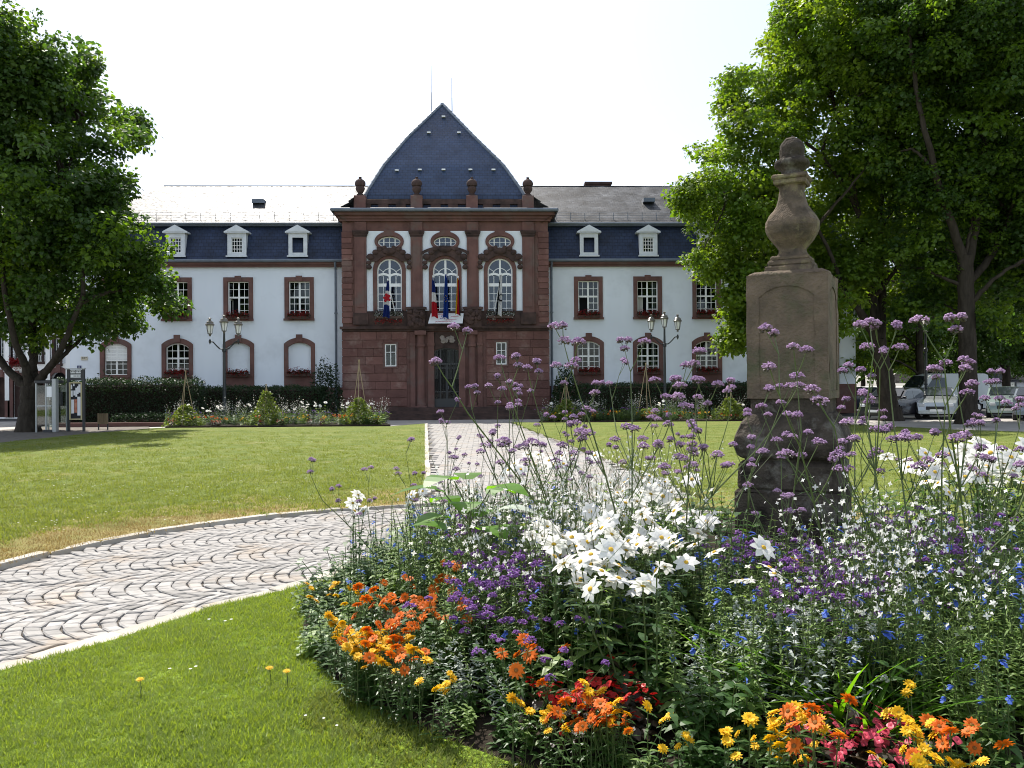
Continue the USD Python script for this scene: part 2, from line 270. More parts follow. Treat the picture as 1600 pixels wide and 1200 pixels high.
M['stone'] = mottled('granite_setts', (0.19, 0.18, 0.168), (0.30, 0.288, 0.275), 7, 0.75, 0.3, 0.35, 45, c3=(0.255, 0.215, 0.175), s3=1.6, island=0.2)
M['kerb'] = mottled('granite_kerb', (0.30, 0.275, 0.235), (0.40, 0.37, 0.32), 5, 0.8, 0.3, 0.4, 50, c3=(0.33, 0.28, 0.21), s3=2.5, island=0.12)
M['asphalt'] = mottled('asphalt', (0.05, 0.05, 0.052), (0.08, 0.08, 0.08), 3, 0.9, 0.2, 0.5, 60)

b = MB().slab(big, -0.4, -0.06); part('ground', b, M['paving'], kind='structure')
b = MB().slab(path_all.buffer(0.02), -0.05, -0.022); path_p = part('cobbled_path', b, M['joint'], kind='structure')
b = MB().slab(lawn_l, -0.05, 0.03); part('left_lawn', b, M['lawn'], kind='structure')
b = MB().slab(lawn_r, -0.05, 0.03); part('right_lawn', b, M['lawn'], kind='structure')
b = MB().slab(near_poly.difference(Point(*BC).buffer(BR - 0.08, 48)), -0.05, 0.025); part('near_lawn', b, M['lawn_near'], kind='structure')
road = Polygon([(14, 43.5), (70, 36.5), (90, 60), (16, 60)]); b = MB().slab(road, -0.058, -0.05); part('parking_road', b, M['asphalt'], kind='structure')
strip = Polygon(gl([(-300, 720), (0, 690), (133, 676.5), (235, 668), (232, 664), (90, 664), (-300, 690)])); b = MB().slab(strip, -0.056, -0.046)
M['gravel'] = mottled('brown_gravel', (0.11, 0.1, 0.09), (0.2, 0.18, 0.16), 6, 0.95, 0.1, 0.6, 50); part('gravel_strip', b, M['gravel'], kind='structure')

def sett(mb, quad, top, ch=0.008, dep=0.05):
    q = np.asarray(quad); c = q.mean(0); inn = c + (q - c) * (1 - 2 * ch / np.maximum(np.linalg.norm(q - c, axis=1, keepdims=True), .02))
    tz = top + rng.uniform(-0.003, 0.003, 4)
    v = np.vstack([np.c_[q, np.full(4, top - dep)], np.c_[q, tz - ch * 0.8], np.c_[inn, tz]])
    f = [(i, (i + 1) % 4, 4 + (i + 1) % 4, 4 + i) for i in range(4)] + [(4 + i, 4 + (i + 1) % 4, 8 + (i + 1) % 4, 8 + i) for i in range(4)] + [(8, 9, 10, 11)]
    mb.add(v, f)
ca, sa = math.cos(0.30), math.sin(0.30); AX, AT = np.array([ca, sa]), np.array([-sa, ca])
Wc, pp, bulge = 0.98, 0.116, 0.235
from shapely.prepared import prep
near_path = prep(path_all.buffer(-0.09).intersection(sbox(-9, 1, 4.5, 14.5))); setts = []
for k in range(-9, 16):
    for j in range(-90, 90):
        n = int(rng.integers(8, 10)); ts = np.linspace(-1, 1, n + 1); ts[1:-1] += rng.uniform(-0.045, 0.045, n - 1)
        off = (k % 2) * pp / 2
        for i in range(n):
            q = []
            for jj, t in ((j, ts[i]), (j, ts[i + 1]), (j + 1, ts[i + 1]), (j + 1, ts[i])):
                s_ = jj * pp + off - bulge * (1 - t * t); tt = (k + 0.5 + t / 2) * Wc
                q.append(AX * s_ + AT * tt)
            q = np.array(q); c = q.mean(0)
            if not near_path.contains(Point(*c)): continue
            q = c + (q - c) * (1 - 0.0048 / np.maximum(np.linalg.norm(q - c, axis=1, keepdims=True) * 0.6, 0.02)) + rng.normal(0, 0.004, (4, 2))
            d = (c - EYE[:2]) @ fw[:2]; x = 800 + F * ((c - EYE[:2]) @ RT[:2]) / max(d, .1)
            setts.append((0 if -30 < x < 640 else 1, np.linalg.norm(c), q))
setts.sort(key=lambda s: s[:2])
rest = MB()
for i, (_, _, q) in enumerate(setts):
    o = MB() if i < 300 else rest
    sett(o, q if np.cross(q[1] - q[0], q[2] - q[1]) > 0 else q[::-1], rng.uniform(-0.006, 0.006))
    if i < 300: part('paving_stone', o, M['stone'], path_p)
# long far stretch of the central path in straight rows
far = prep(cpath.difference(disc_out).buffer(-0.1))
for y in np.arange(12.5, 37.5, 0.25):
    for x in np.arange(-3, 3.6, 0.3):
        q = np.array([(x, y), (x + .29, y), (x + .29, y + .24), (x, y + .24)]) + [0.15 * (int(y * 4) % 2), 0]
        if far.contains(Point(*q.mean(0))): sett(rest, q + rng.normal(0, .004, (4, 2)), rng.uniform(-.004, .005))
part('paving_stones', rest, M['stone'], path_p, kind='stuff')
# kerb slabs along the outer and the inner edge
def kerb(curve, lo, hi, w, z0, z1, n0=0.55, n1=0.95):
    curve = np.asarray(curve); seg = np.r_[0, np.cumsum(np.linalg.norm(np.diff(curve, axis=0), axis=1))]
    at = lambda s: np.array([np.interp(s, seg, curve[:, 0]), np.interp(s, seg, curve[:, 1])])
    s = 0
    while s < seg[-1] - 0.2:
        e = min(seg[-1], s + rng.uniform(n0, n1)); o = MB()
        p0, p1 = at(s + 0.006), at(e - 0.006); t = norm(p1 - p0); nn = np.array([-t[1], t[0]]); j = rng.uniform(-.012, .012)
        q = np.array([p0 + nn * (lo + j), p1 + nn * (lo + j), p1 + nn * (hi + j), p0 + nn * (hi + j)])
        if np.cross(q[1] - q[0], q[2] - q[1]) < 0: q = q[::-1]
        sett(o, q, z1 + rng.uniform(-.006, .006), 0.008, z1 - z0); part('kerb_stone', o, M['kerb'], path_p); s = e
aa = np.linspace(3.35, 1.75, 60); kerb([OC + OR * np.array([math.cos(a), math.sin(a)]) for a in aa], -0.02, 0.10, .15, -0.05, 0.034)
kerb(inner_line[:14], -0.01, 0.19, .2, -0.05, 0.012, 0.35, 0.75)

kerb([(-2.45, 36.3), (-0.8, 12.6)], -.16, -.0, .15, -.05, .02, .7, 1.0); kerb([(1.15, 37.8), (3.05, 12.2)], -.0, .16, .15, -.05, .02, .7, 1.0)
# soil of the round bed
def mound(x, y): return 0.03 + 0.26 * np.clip(1 - (np.hypot(x - BC[0], y - BC[1]) / BR) ** 2, 0, 1)
rs, ths = np.linspace(0.001, BR, 22), np.arange(72) * 2 * np.pi / 72
gx, gy = BC[0] + rs[:, None] * np.cos(ths), BC[1] + rs[:, None] * np.sin(ths); gz = mound(gx, gy) + 0.03 * (meshkit.fbm(np.stack([gx * 3, gy * 3, gx * 0], -1)) - 0.5) - 0.02 * (rs[:, None] > BR - .05)
b = MB().add(np.stack([gx, gy, gz], -1).reshape(-1, 3), [(i * 72 + j, (i + 1) * 72 + j, (i + 1) * 72 + (j + 1) % 72, i * 72 + (j + 1) % 72) for i in range(21) for j in range(72)])
part('flower_bed_soil', b, M['soil'], smooth=True, kind='structure')

# ---------------------------------------------------------------- town hall
YW = 45.45; YR = YW - 1.2; CX = -2.096; WA, WS = 7.863, 3.268
px = lambda x, y, Y=YW: plane(x, y, Y)
HX0, HX1 = px(109, 540)[0], px(1337, 560)[0]
ZC0, ZC1, ZE = 8.14, 8.5, 10.52
hall = thing('town_hall', 'long white town hall with red sandstone middle block under a dark slate pyramid roof', 'town hall', ((HX0 + HX1) / 2, YW + 5, 0))
RX0, RX1 = px(535, 420, YR)[0], px(856.5, 420, YR)[0]
def rect(x0, x1, z0, z1): return sbox(x0, z0, x1, z1)
def arched(x0, x1, z0, zs, zt, n=14):      # segmental top: springs at zs, crown at zt
    c, hw, r_ = (x0 + x1) / 2, (x1 - x0) / 2, zt - zs; R = (hw * hw + r_ * r_) / (2 * r_); a = math.asin(min(1, hw / R)) if r_ <= hw else math.pi / 2
    t = np.linspace(a, -a, n); pts = [(c + R * math.sin(x), zt - R + R * math.cos(x)) for x in t]
    return Polygon([(x0, z0), (x1, z0)] + pts)
rows = []          # (centre x, floor, kind)
for sg in (-1, 1):
    for k in range(5 if sg < 0 else 5):
        x = CX + sg * (WA + k * WS)
        if not HX0 + 0.8 < x < HX1 - 0.8: continue
        rows.append((x, 'up', 'window'))
        rows.append((x, 'low', 'blind' if sg < 0 and k in (0, 1) else 'shutter' if sg < 0 and k == 3 else 'window'))
holes = []
for x, fl, kd in rows:
    holes.append(rect(x - .58, x + .58, 5.42, 7.38) if fl == 'up' else arched(x - .63, x + .63, 2.35, 3.82, 4.06))
wall = rect(HX0, RX0 + .3, 0, ZC0).union(rect(RX1 - .3, HX1, 0, ZC0)).difference(unary_union(holes))
b = MB().prism(wall, YW, YW + .35)
b.box(HX0, HX0 + .3, YW + .35, YW + 11, 0, ZC0).box(HX1 - .3, HX1, YW + .35, YW + 11, 0, ZC0).box(HX0, HX1, YW + 11, YW + 11.3, 0, ZC0)
part('wall', b, M['plaster'], hall)
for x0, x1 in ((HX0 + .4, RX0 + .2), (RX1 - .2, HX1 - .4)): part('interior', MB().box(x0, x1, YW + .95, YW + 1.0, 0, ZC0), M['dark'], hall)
for x0, x1 in ((HX0 - .02, RX0 + .1), (RX1 - .1, HX1 + .02)): part('plinth', MB().box(x0, x1, YW - .05, YW - .002, 0, 1.62), M['red'], hall)
def bars(o, x0, x1, z0, z1, y0, y1): o.box(x0, x1, y0, y1, z0, z1)
for x, fl, kd in rows:
    o = MB()
    if fl == 'up':
        o.prism(rect(x - .79, x + .79, 5.3, 7.60).difference(rect(x - .57, x + .57, 5.43, 7.37)), YW - .06, YW + .2)
        o.box(x - .17, x + .17, YW - .1, YW - .062, 7.39, 7.67); o.box(x - .83, x + .83, YW - .14, YW - .062, 5.24, 5.36)
        gz0, gz1, gzs, hw = 5.42, 7.38, 7.38, .58
    else:
        o.prism(arched(x - .83, x + .83, 1.63, 4.0, 4.33).difference(arched(x - .62, x + .62, 2.36, 3.82, 4.05)), YW - .06, YW + .2)
        o.box(x - .17, x + .17, YW - .1, YW - .062, 4.1, 4.5); o.box(x - .78, x + .78, YW - .12, YW - .062, 2.22, 2.36)
        gz0, gz1, gzs, hw = 2.35, 4.06, 3.82, .63
    w = part('window', o, M['red'], hall)
    shp = rect(x - hw, x + hw, gz0, gz1) if fl == 'up' else arched(x - hw, x + hw, gz0, gzs, gz1)
    if kd == 'blind':
        part('blind_panel', MB().prism(shp, YW + .1, YW + .16), M['plaster'], w, label='bricked up and plastered window opening'); continue
    fr = MB(); fr.prism(shp.difference(shp.buffer(-.065)), YW + .10, YW + .17)
    inn = shp.buffer(-.06); tz = gz0 + (gz1 - gz0) * (.56 if fl == 'up' else .52)
    mull = [rect(x - .05, x + .05, gz0, gz1), rect(x - hw, x + hw, tz - .045, tz + .045)]
    fr.prism(unary_union(mull).intersection(inn), YW + .115, YW + .16)
    mu = [rect(x + s_ * hw * .5 - .016, x + s_ * hw * .5 + .016, gz0, gz1) for s_ in (-1, 1)]
    for zz in ((tz + gz1) / 2, gz0 + (tz - gz0) * .36, gz0 + (tz - gz0) * .68): mu.append(rect(x - hw, x + hw, zz - .016, zz + .016))
    opened = fl == 'up' and abs(x - (CX - WA - WS)) < .1 or fl == 'up' and x > CX and x < CX + WA + WS + .1
    leaf = rect(x - hw, x - .05, gz0, tz - .045) if opened else None
    muu = unary_union(mu).difference(unary_union(mull))
    if leaf is not None: muu = muu.difference(leaf)
    fr.prism(muu.intersection(inn), YW + .13, YW + .15)
    part('frame', fr, M['frame'], w)
    pg = inn.difference(leaf) if leaf is not None else inn
    part('pane', MB().prism(pg, YW + .138, YW + .142), M['pane'], w)
    if leaf is not None:
        o = MB(); L = hw - .05; x0 = x - hw + .06
        o.box(x0, x0 + .04, YW + .2, YW + .2 + L, gz0 + .05, gz0 + .1).box(x0, x0 + .04, YW + .2, YW + .2 + L, tz - .12, tz - .07).box(x0, x0 + .04, YW + .2, YW + .25, gz0 + .1, tz - .12).box(x0, x0 + .04, YW + .15 + L, YW + .2 + L, gz0 + .1, tz - .12)
        part('open_casement', o, M['frame'], w)
    if kd == 'shutter':
        o = MB()
        for i in range(12): o.box(x - .57, x + .57, YW + .06, YW + .09, gz1 - .05 - (i + 1) * .075, gz1 - .05 - i * .075 - .008)
        part('roller_shutter', o, M['frame'], w)
    elif (int(round(x * 3)) % 3) == 0:
        part('curtain', MB().box(x - .5, x - .2, YW + .3, YW + .33, gz0 + .1, tz).box(x + .25, x + .5, YW + .3, YW + .33, gz0 + .1, gz1 - .1), M['curtain'], w)
# cornice, gutter, mansard and upper roof
for x0, x1, s_ in ((HX0 - .25, RX0 + .2, -1), (RX1 - .2, HX1 + .25, 1)):
    o = MB().box(x0 + .1, x1, YW - .16, YW + .3, ZC0, ZC0 + .12).box(x0 + .05, x1, YW - .24, YW + .3, ZC0 + .12, ZC0 + .24); part('cornice', o, M['red'], hall)
    o = MB().tube([(x0, YW - .3, ZC0 + .33), (x1, YW - .3, ZC0 + .33)], .085, 8).box(x0, x1, YW - .3, YW + .3, ZC0 + .242, ZC0 + .3); part('gutter', o, M['zinc'], hall)
    ye = YW + 4.9; zr = px(300, 290.5, ye)[2]; yb = YW + 11.2
    xo = x0 + (.0 if s_ < 0 else 0)
    v0 = [(x0, YW - .12, ZC0 + .3), (x1, YW - .12, ZC0 + .3), (x1, YW + .5, ZE), (x0 + (.6 if s_ < 0 else 0), YW + .5, ZE)] if s_ < 0 else [(x0, YW - .12, ZC0 + .3), (x1, YW - .12, ZC0 + .3), (x1 - .6, YW + .5, ZE), (x0, YW + .5, ZE)]
    o = MB().quad(*v0)
    xe = x0 if s_ < 0 else x1; xi = xe + (.6 if s_ < 0 else -.6)
    q = [(xe, YW - .12, ZC0 + .3), (xi, YW + .5, ZE), (xi, yb - .5, ZE), (xe, yb, ZC0 + .3)]; o.quad(*(q if s_ > 0 else q[::-1])); o.quad((x1, yb, ZC0 + .3), (x0, yb, ZC0 + .3), (x0, yb - .5, ZE), (x1, yb - .5, ZE))
    part('mansard_roof', o, M['mansard'], hall)
    e0x = xi - .35 if s_ < 0 else xi + .35; rx = px(256, 291, ye)[0] if s_ < 0 else xi - 3.4; xm = CX
    y0_, y1_ = YW + .2, yb - .2; zo = ZE - .02
    o = MB()
    A, B_, C_, D_ = (e0x, y0_, zo + .1), (xm, y0_, zo + .1), (xm, ye, zr), (rx, ye, zr); E_, G_ = (e0x, y1_, zo + .1), (xm, y1_, zo + .1)
    front, side, rear = [A, B_, C_, D_], [A, D_, E_], [E_, D_, C_, G_]
    if s_ > 0: front, side, rear = front[::-1], side[::-1], rear[::-1]
    o.quad(*front); o.add(side, [(0, 1, 2)]); o.quad(*rear); part('roof', o, M['roof'], hall)
    o = MB().box(min(e0x, RX0 + .3) if s_ < 0 else RX1 - .3, RX0 + .3 if s_ < 0 else max(e0x, RX1 - .3), y0_ - .02, y0_ + .3, zo - .06, zo + .095); o.tube([(e0x, y0_ - .07, zo + .06), (RX0 + .3 if s_ < 0 else RX1 - .3, y0_ - .07, zo + .06)], .06, 8)
    part('eaves', o, M['zinc'], hall)
    sl = (zr - zo - .1) / (ye - y0_); o = MB(); xa, xb = sorted((e0x + (1.2 if s_ < 0 else -1.2), RX0 - .6 if s_ < 0 else RX1 + .6))
    for dz in (.1, .24, .38): o.tube([(xa, y0_ + .35, zo + .1 + sl * .35 + dz), (xb, y0_ + .35, zo + .1 + sl * .35 + dz)], .012, 4)
    for xx in np.arange(xa, xb, .8): o.tube([(xx, y0_ + .35, zo + .05 + sl * .35), (xx, y0_ + .35, zo + .5 + sl * .35)], .016, 4)
    part('snow_guard', o, M['zinc'], hall)
    part('ridge_cap', MB().tube([(rx, ye, zr), (xm, ye, zr)], .035, 6), M['roof'], hall)
    # dormers
    for k in range(4):
        x = CX + s_ * (WA + .05 + k * WS)
        if not HX0 + 1.2 < x < HX1 - 1: continue
        yd = YW - .08
        body = rect(x - .5, x + .5, 8.74, 9.98).difference(rect(x - .3, x + .3, 8.92, 9.74)); o = MB().prism(body, yd, yd + .12)
        o.box(x - .5, x - .4, yd + .122, YW + .6, 8.74, 9.98).box(x + .4, x + .5, yd + .122, YW + .6, 8.74, 9.98).box(x - .56, x + .56, yd - .1, yd - .002, 8.68, 8.76)
        d_ = part('dormer', o, M['dormer'], hall)
        o = MB().prism(Polygon([(x - .66, 9.985), (x + .66, 9.985), (x + .66, 10.06), (x, 10.42), (x - .66, 10.06)]), yd - .1, YW + .75); o.prism(Polygon([(x - .5, 10.06), (x + .5, 10.06), (x, 10.33)]), yd - .115, yd - .1)
        part('pediment', o, M['dormer'], d_)
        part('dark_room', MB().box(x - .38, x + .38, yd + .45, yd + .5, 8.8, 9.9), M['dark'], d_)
        if not (s_ > 0 and k == 0) and not (s_ < 0 and k == 0):
            fr = MB(); ww = rect(x - .3, x + .3, 8.92, 9.74); g_ = [rect(x + t - .014, x + t + .014, 8.92, 9.74) for t in (-.15, 0, .15)] + [rect(x - .3, x + .3, z - .014, z + .014) for z in (9.13, 9.33, 9.54)]
            fr.prism(ww.difference(ww.buffer(-.045)).union(unary_union(g_).intersection(ww)), yd + .06, yd + .1); part('window_frame', fr, M['frame'], d_)
            part('pane', MB().box(x - .29, x + .29, yd + .075, yd + .079, 8.93, 9.73), M['pane'], d_)
# skylights, chimney
for (a, b_) in ((405, 316), (1013, 314)):
    q = px(a, b_, YW + 2.6); o = MB().box(q[0] - .33, q[0] + .33, q[1] - .3, q[1] + .3, q[2] - .1, q[2] + .12); part('skylight', o, M['zinc'], hall)
q = px(934, 288, YW + 6.5); part('chimney', MB().box(q[0] - .8, q[0] + .8, q[1] - .3, q[1] + .3, q[2] - 1.2, q[2] - .06).box(q[0] - .85, q[0] + .85, q[1] - .36, q[1] + .36, q[2] - .058, q[2] + .08), M['reddark'], hall)
for a, yb_, yt in ((525.5, 600, 424), (862, 604, 419)):
    x, z0, z1 = px(a, 520)[0], 0.3, ZC0 + .1
    part('downpipe', MB().tube([(x, YW - .12, z0), (x, YW - .12, z1 - .3), (x, YW - .3, z1 + .15)], .06, 8).box(x - .08, x + .08, YW - .2, YW - .04, 5.6, 5.66), M['zinc'], hall)
q = px(132, 560); street_sign = part('street_sign', MB().box(q[0] - .18, q[0] + .18, YW - .03, YW - .004, q[2] - .1, q[2] + .1, ch=.008), simple('enamel_cream', (0.5, 0.46, 0.36), .4), label='small cream street name plate on the white wall of the town hall', cat='wall sign')
o = MB()
for i in range(2):
    zz = q[2] + .03 - .065 * i; xx = q[0] - .13
    for wd in ((.07, .1, .05), (.1, .06))[i]: o.box(xx, xx + wd, YW - .034, YW - .031, zz, zz + .03); xx += wd + .025
part('lettering', o, M['iron'], street_sign, world=False)
q = px(124, 573.5); hn = part('house_number', MB().box(q[0] - .11, q[0] + .11, YW - .03, YW - .004, q[2] - .08, q[2] + .08, ch=.008), simple('enamel_blue', (0.02, 0.03, 0.1), .3), label='small dark blue house number plate beside the notice board', cat='house number')
t = meshkit.text_mesh('8', .08, .003); v = np.array(t.vertices); part('numeral', MB().add(np.c_[v[:, 0] + q[0] - .03, YW - .031 - v[:, 2], v[:, 1] + q[2] - .04], t.faces[:, ::-1]), M['frame'], hn, world=False)

# ---------------------------------------------------------------- middle block
R_ = lambda x, y, Y=YR: plane(x, y, Y)[[0, 2]]
zs = lambda y: R_(697, y)[1]
RC = (RX0 + RX1) / 2; kx = 1.0
BAYS = [R_(608.8, 450)[0], R_(696, 450)[0], R_(781.5, 450)[0]]
PIL = [R_(564, 450)[0], R_(651.5, 450)[0], R_(739, 450)[0], R_(825.5, 450)[0]]
z_top, z_fr, z_cap, z_sill, z_str0, z_str1 = zs(334), zs(361), zs(371), zs(486), zs(511), zs(517.5)
wins = []
for c in BAYS: wins.append((arched(c - .65, c + .65, zs(493), zs(427), zs(404)), Point(0, 0)))
ovals = [affinity.translate(affinity.scale(Point(0, 0).buffer(1, 24), .60, .30), c, zs(378.5)) for c in BAYS]
wins = [w[0] for w in wins]
smalls = [rect(R_(601.5, 550)[0], R_(619.5, 550)[0], zs(572), zs(537)), rect(R_(775, 550)[0], R_(791.5, 550)[0], zs(570), zs(535))]
dr = arched(R_(676.5, 600)[0], R_(719.4, 600)[0], zs(638), zs(549), zs(543.5)); DC = R_(698, 600)[0]
front = rect(RX0, RX1, 0, z_top).difference(unary_union(wins + ovals + smalls + [dr]))
o = MB().prism(front, YR, YR + .35); o.box(RX0, RX0 + .3, YR + .35, YW + .3, 0, z_top).box(RX1 - .3, RX1, YR + .35, YW + .3, 0, z_top)
wall_m = part('front_wall', o, M['red'], hall)
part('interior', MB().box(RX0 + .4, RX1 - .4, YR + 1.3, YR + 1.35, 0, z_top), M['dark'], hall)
# white plaster fields between the pilasters
for i, c in enumerate(BAYS):
    x0, x1 = PIL[i] + .315, PIL[i + 1] - .315
    f_ = rect(x0, x1, z_sill, z_fr).difference(wins[i].buffer(.05)).difference(ovals[i].buffer(.05))
    part('plaster_field', MB().prism(f_, YR - .02, YR - .001), M['plaster'], hall)
# pilasters with capitals and bases
for p in PIL:
    o = MB().box(p - .31, p + .31, YR - .14, YR - .001, zs(500), z_cap); o.box(p - .2, p + .2, YR - .165, YR - .1401, zs(480), z_cap - .15)
    part('pilaster', o, M['red'], hall)
    o = MB()
    for k in range(4): o.box(p - .33 - .03 * k, p + .33 + .03 * k, YR - .15 - .03 * k, YR - .002, z_cap + .085 * k + .001, z_cap + .085 * (k + 1))
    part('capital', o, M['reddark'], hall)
    part('pilaster_top', MB().box(p - .31, p + .31, YR - .13, YR - .001, z_fr + .01, z_top - .45), M['red'], hall)
    o = MB().box(p - .4, p + .4, YR - .2, YR - .001, zs(507), zs(489)); part('pilaster_base', o, M['reddark'], hall)
# entablature and main cornice
xl, xr = R_(519, 330, YR - .4)[0], R_(870, 330, YR - .4)[0]
o = MB()
for k, (za, zb, pr) in enumerate(((z_top - .42, z_top - .3, .16), (z_top - .3, z_top - .14, .24), (z_top - .14, z_top + .02, .42))):
    o.box(RX0 - pr * .8, RX1 + pr * .8, YR - pr, YR + .5, za + .001, zb)
part('cornice', o, M['red'], hall)
o = MB().box(xl, xr, YR - .58, YR + .6, z_top + .022, z_top + .09).tube([(xl, YR - .6, z_top + .1), (xr, YR - .6, z_top + .1)], .09, 8)
for x in (xl, xr): o.tube([(x, YR - .6, z_top + .1), (x, YW + 1.2, z_top + .1)], .09, 8)
part('gutter', o, M['zinc'], hall)
for sx, xa in ((-1, xl), (1, xr)):           # flared slate skirt at the sides and its soffit
    xi = R_(553 if sx < 0 else 836, 320, YR)[0]
    o = MB(); prof = [(xa, z_top + .12), (xa - sx * .45, z_top + .26), (xa - sx * .85, z_top + .55), (xi - sx * .2, z_top + 1.0)]
    for (xA, zA), (xB, zB) in zip(prof[:-1], prof[1:]): 
        q = [(xA, YR - .55, zA), (xB, YR - .55 + .4 * abs(xB - xa), zB), (xB, YW + 4, zB), (xA, YW + 4, zA)]; o.quad(*(q if sx > 0 else q[::-1]))
    part('skirt_roof', o, M['roof'], hall)
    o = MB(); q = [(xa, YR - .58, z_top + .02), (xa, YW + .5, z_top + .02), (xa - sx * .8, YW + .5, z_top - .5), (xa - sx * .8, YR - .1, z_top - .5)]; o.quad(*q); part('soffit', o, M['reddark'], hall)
part('skirt_front', MB().quad((xl, YR - .55, z_top + .12), (xr, YR - .55, z_top + .12), (xr - .5, YR + .2, z_top + .3), (xl + .5, YR + .2, z_top + .3)), M['zinc'], hall)
# parapet: rail on low blocks, piers with urns
z_p0 = z_top + .2; yp = YR + .12
urn_x = [R_(a, 310)[0] for a in (562.5, 651, 737.5, 825)]
zp = zs(311); zq = zs(319)
part('parapet_rail', MB().box(urn_x[0], urn_x[3], yp - .13, yp + .13, zq, zp, ch=.02), M['reddark'], hall)
blk = MB()
xs = np.linspace(urn_x[0] + .3, urn_x[3] - .3, 19)
for i, x in enumerate(xs):
    if i % 2 == 0: part('parapet_block', MB().box(x - .26, x + .26, yp - .11, yp + .11, z_p0, zq - .003), M['reddark'], hall)
for x in urn_x:
    o = MB().box(x - .31, x + .31, yp - .28, yp + .28, z_p0 + .001, zs(306), ch=.02); u = part('pier', o, M['red'], hall)
    zb = zs(306); H = zs(275.5) - zb
    prof = [(0, 0), (.2, 0), (.2, .08), (.12, .13), (.16, .2), (.23, .3), (.25, .42), (.2, .5), (.26, .53), (.29, .62), (.27, .74), (.2, .82), (.1, .88), (.07, .93), (.09, .97), (.0, 1)]
    part('urn', MB().lathe([(r, z * H) for r, z in prof], 14, (x, yp, zb + .002)), M['reddark'], u, smooth=40)
# pyramid roof
apx = plane(691, 162.5, YR + 4.35); levels = [(0, 818.5, 571.5, 303, .45), (1, 786, 600.5, 257.5, 1.35), (2, 742, 637, 215, 2.45)]
rings = []
zb = zs(322); xa_, xb_ = R_(566, 322, YR + .4)[0], R_(823, 322, YR + .4)[0]
rings.append([(xa_, YR + .42, z_top + .25), (xb_, YR + .42, z_top + .25), (xb_, YR + 9.6, z_top + .25), (xa_, YR + 9.6, z_top + .25)])
for _, xR, xL, y, dy in levels:
    Y = YR + .2 + dy; a = plane(xL, y, Y); c = plane(xR, y, Y); yb2 = 2 * apx[1] - Y; z = (a[2] + c[2]) / 2
    rings.append([(a[0], Y, z), (c[0], Y, z), (c[0], yb2, z), (a[0], yb2, z)])
names_ = [('pyramid_front', M['pyr']), ('pyramid_side', M['pyrside']), ('pyramid_rear', M['pyr']), ('pyramid_side', M['pyrside'])]
for k, (nm, mt) in enumerate(names_):
    o = MB()
    for a, c in zip(rings[:-1], rings[1:]): o.quad(a[k], a[(k + 1) % 4], c[(k + 1) % 4], c[k])
    o.add([rings[-1][k], rings[-1][(k + 1) % 4], apx], [(0, 1, 2)]); part(nm, o, mt, hall)
hips = [[r[k] for r in rings] + [apx] for k in range(4)]
for h_ in hips:
    h_ = np.array(h_); seg = np.r_[0, np.cumsum(np.linalg.norm(np.diff(h_, axis=0), axis=1))]; o = MB()
    for s_ in np.arange(0, seg[-1] - .3, .45):
        p, q = [np.array([np.interp(t, seg, h_[:, i]) for i in range(3)]) for t in (s_, s_ + .47)]; o.tube([p + [0, 0, .02], q + [0, 0, .005]], [.095, .085], 6)
    part('hip_tiles', o, M['zinc'], hall, kind='stuff')
o = MB().lathe([(.16, -.1), (.1, .04), (0, .08)], 8, apx); part('finial', o, M['zinc'], hall)
for (a, b_) in ((620, 266), (656, 265), (693, 265), (735, 265), (771, 265), (693, 182), (670, 207), (717, 207)):
    f0 = (b_ - 257) / 45; Y = YR + .2 + (np.interp(b_, [162, 215, 257.5, 303], [4.15, 2.45, 1.35, .45])) - .1; q = plane(a, b_, Y)
    part('snow_hook', MB().box(q[0] - .1, q[0] + .1, q[1] - .08, q[1] + .1, q[2] - .04, q[2] + .03), M['frame'], hall)
for a, y0, y1, Y in ((674.5, 178, 103, YR + 7), (706.5, 178, 122, YR + 6.2)):
    q0, q1 = plane(a, y0, Y), plane(a - 1, y1, Y); mid = q0 + (q1 - q0) * .45
    part('antenna', MB().tube([q0 - [0, 0, 2.5], q0, mid], [.03, .028, .022], 5).tube([mid, q1], [.014, .012], 5), M['zinc'], hall)
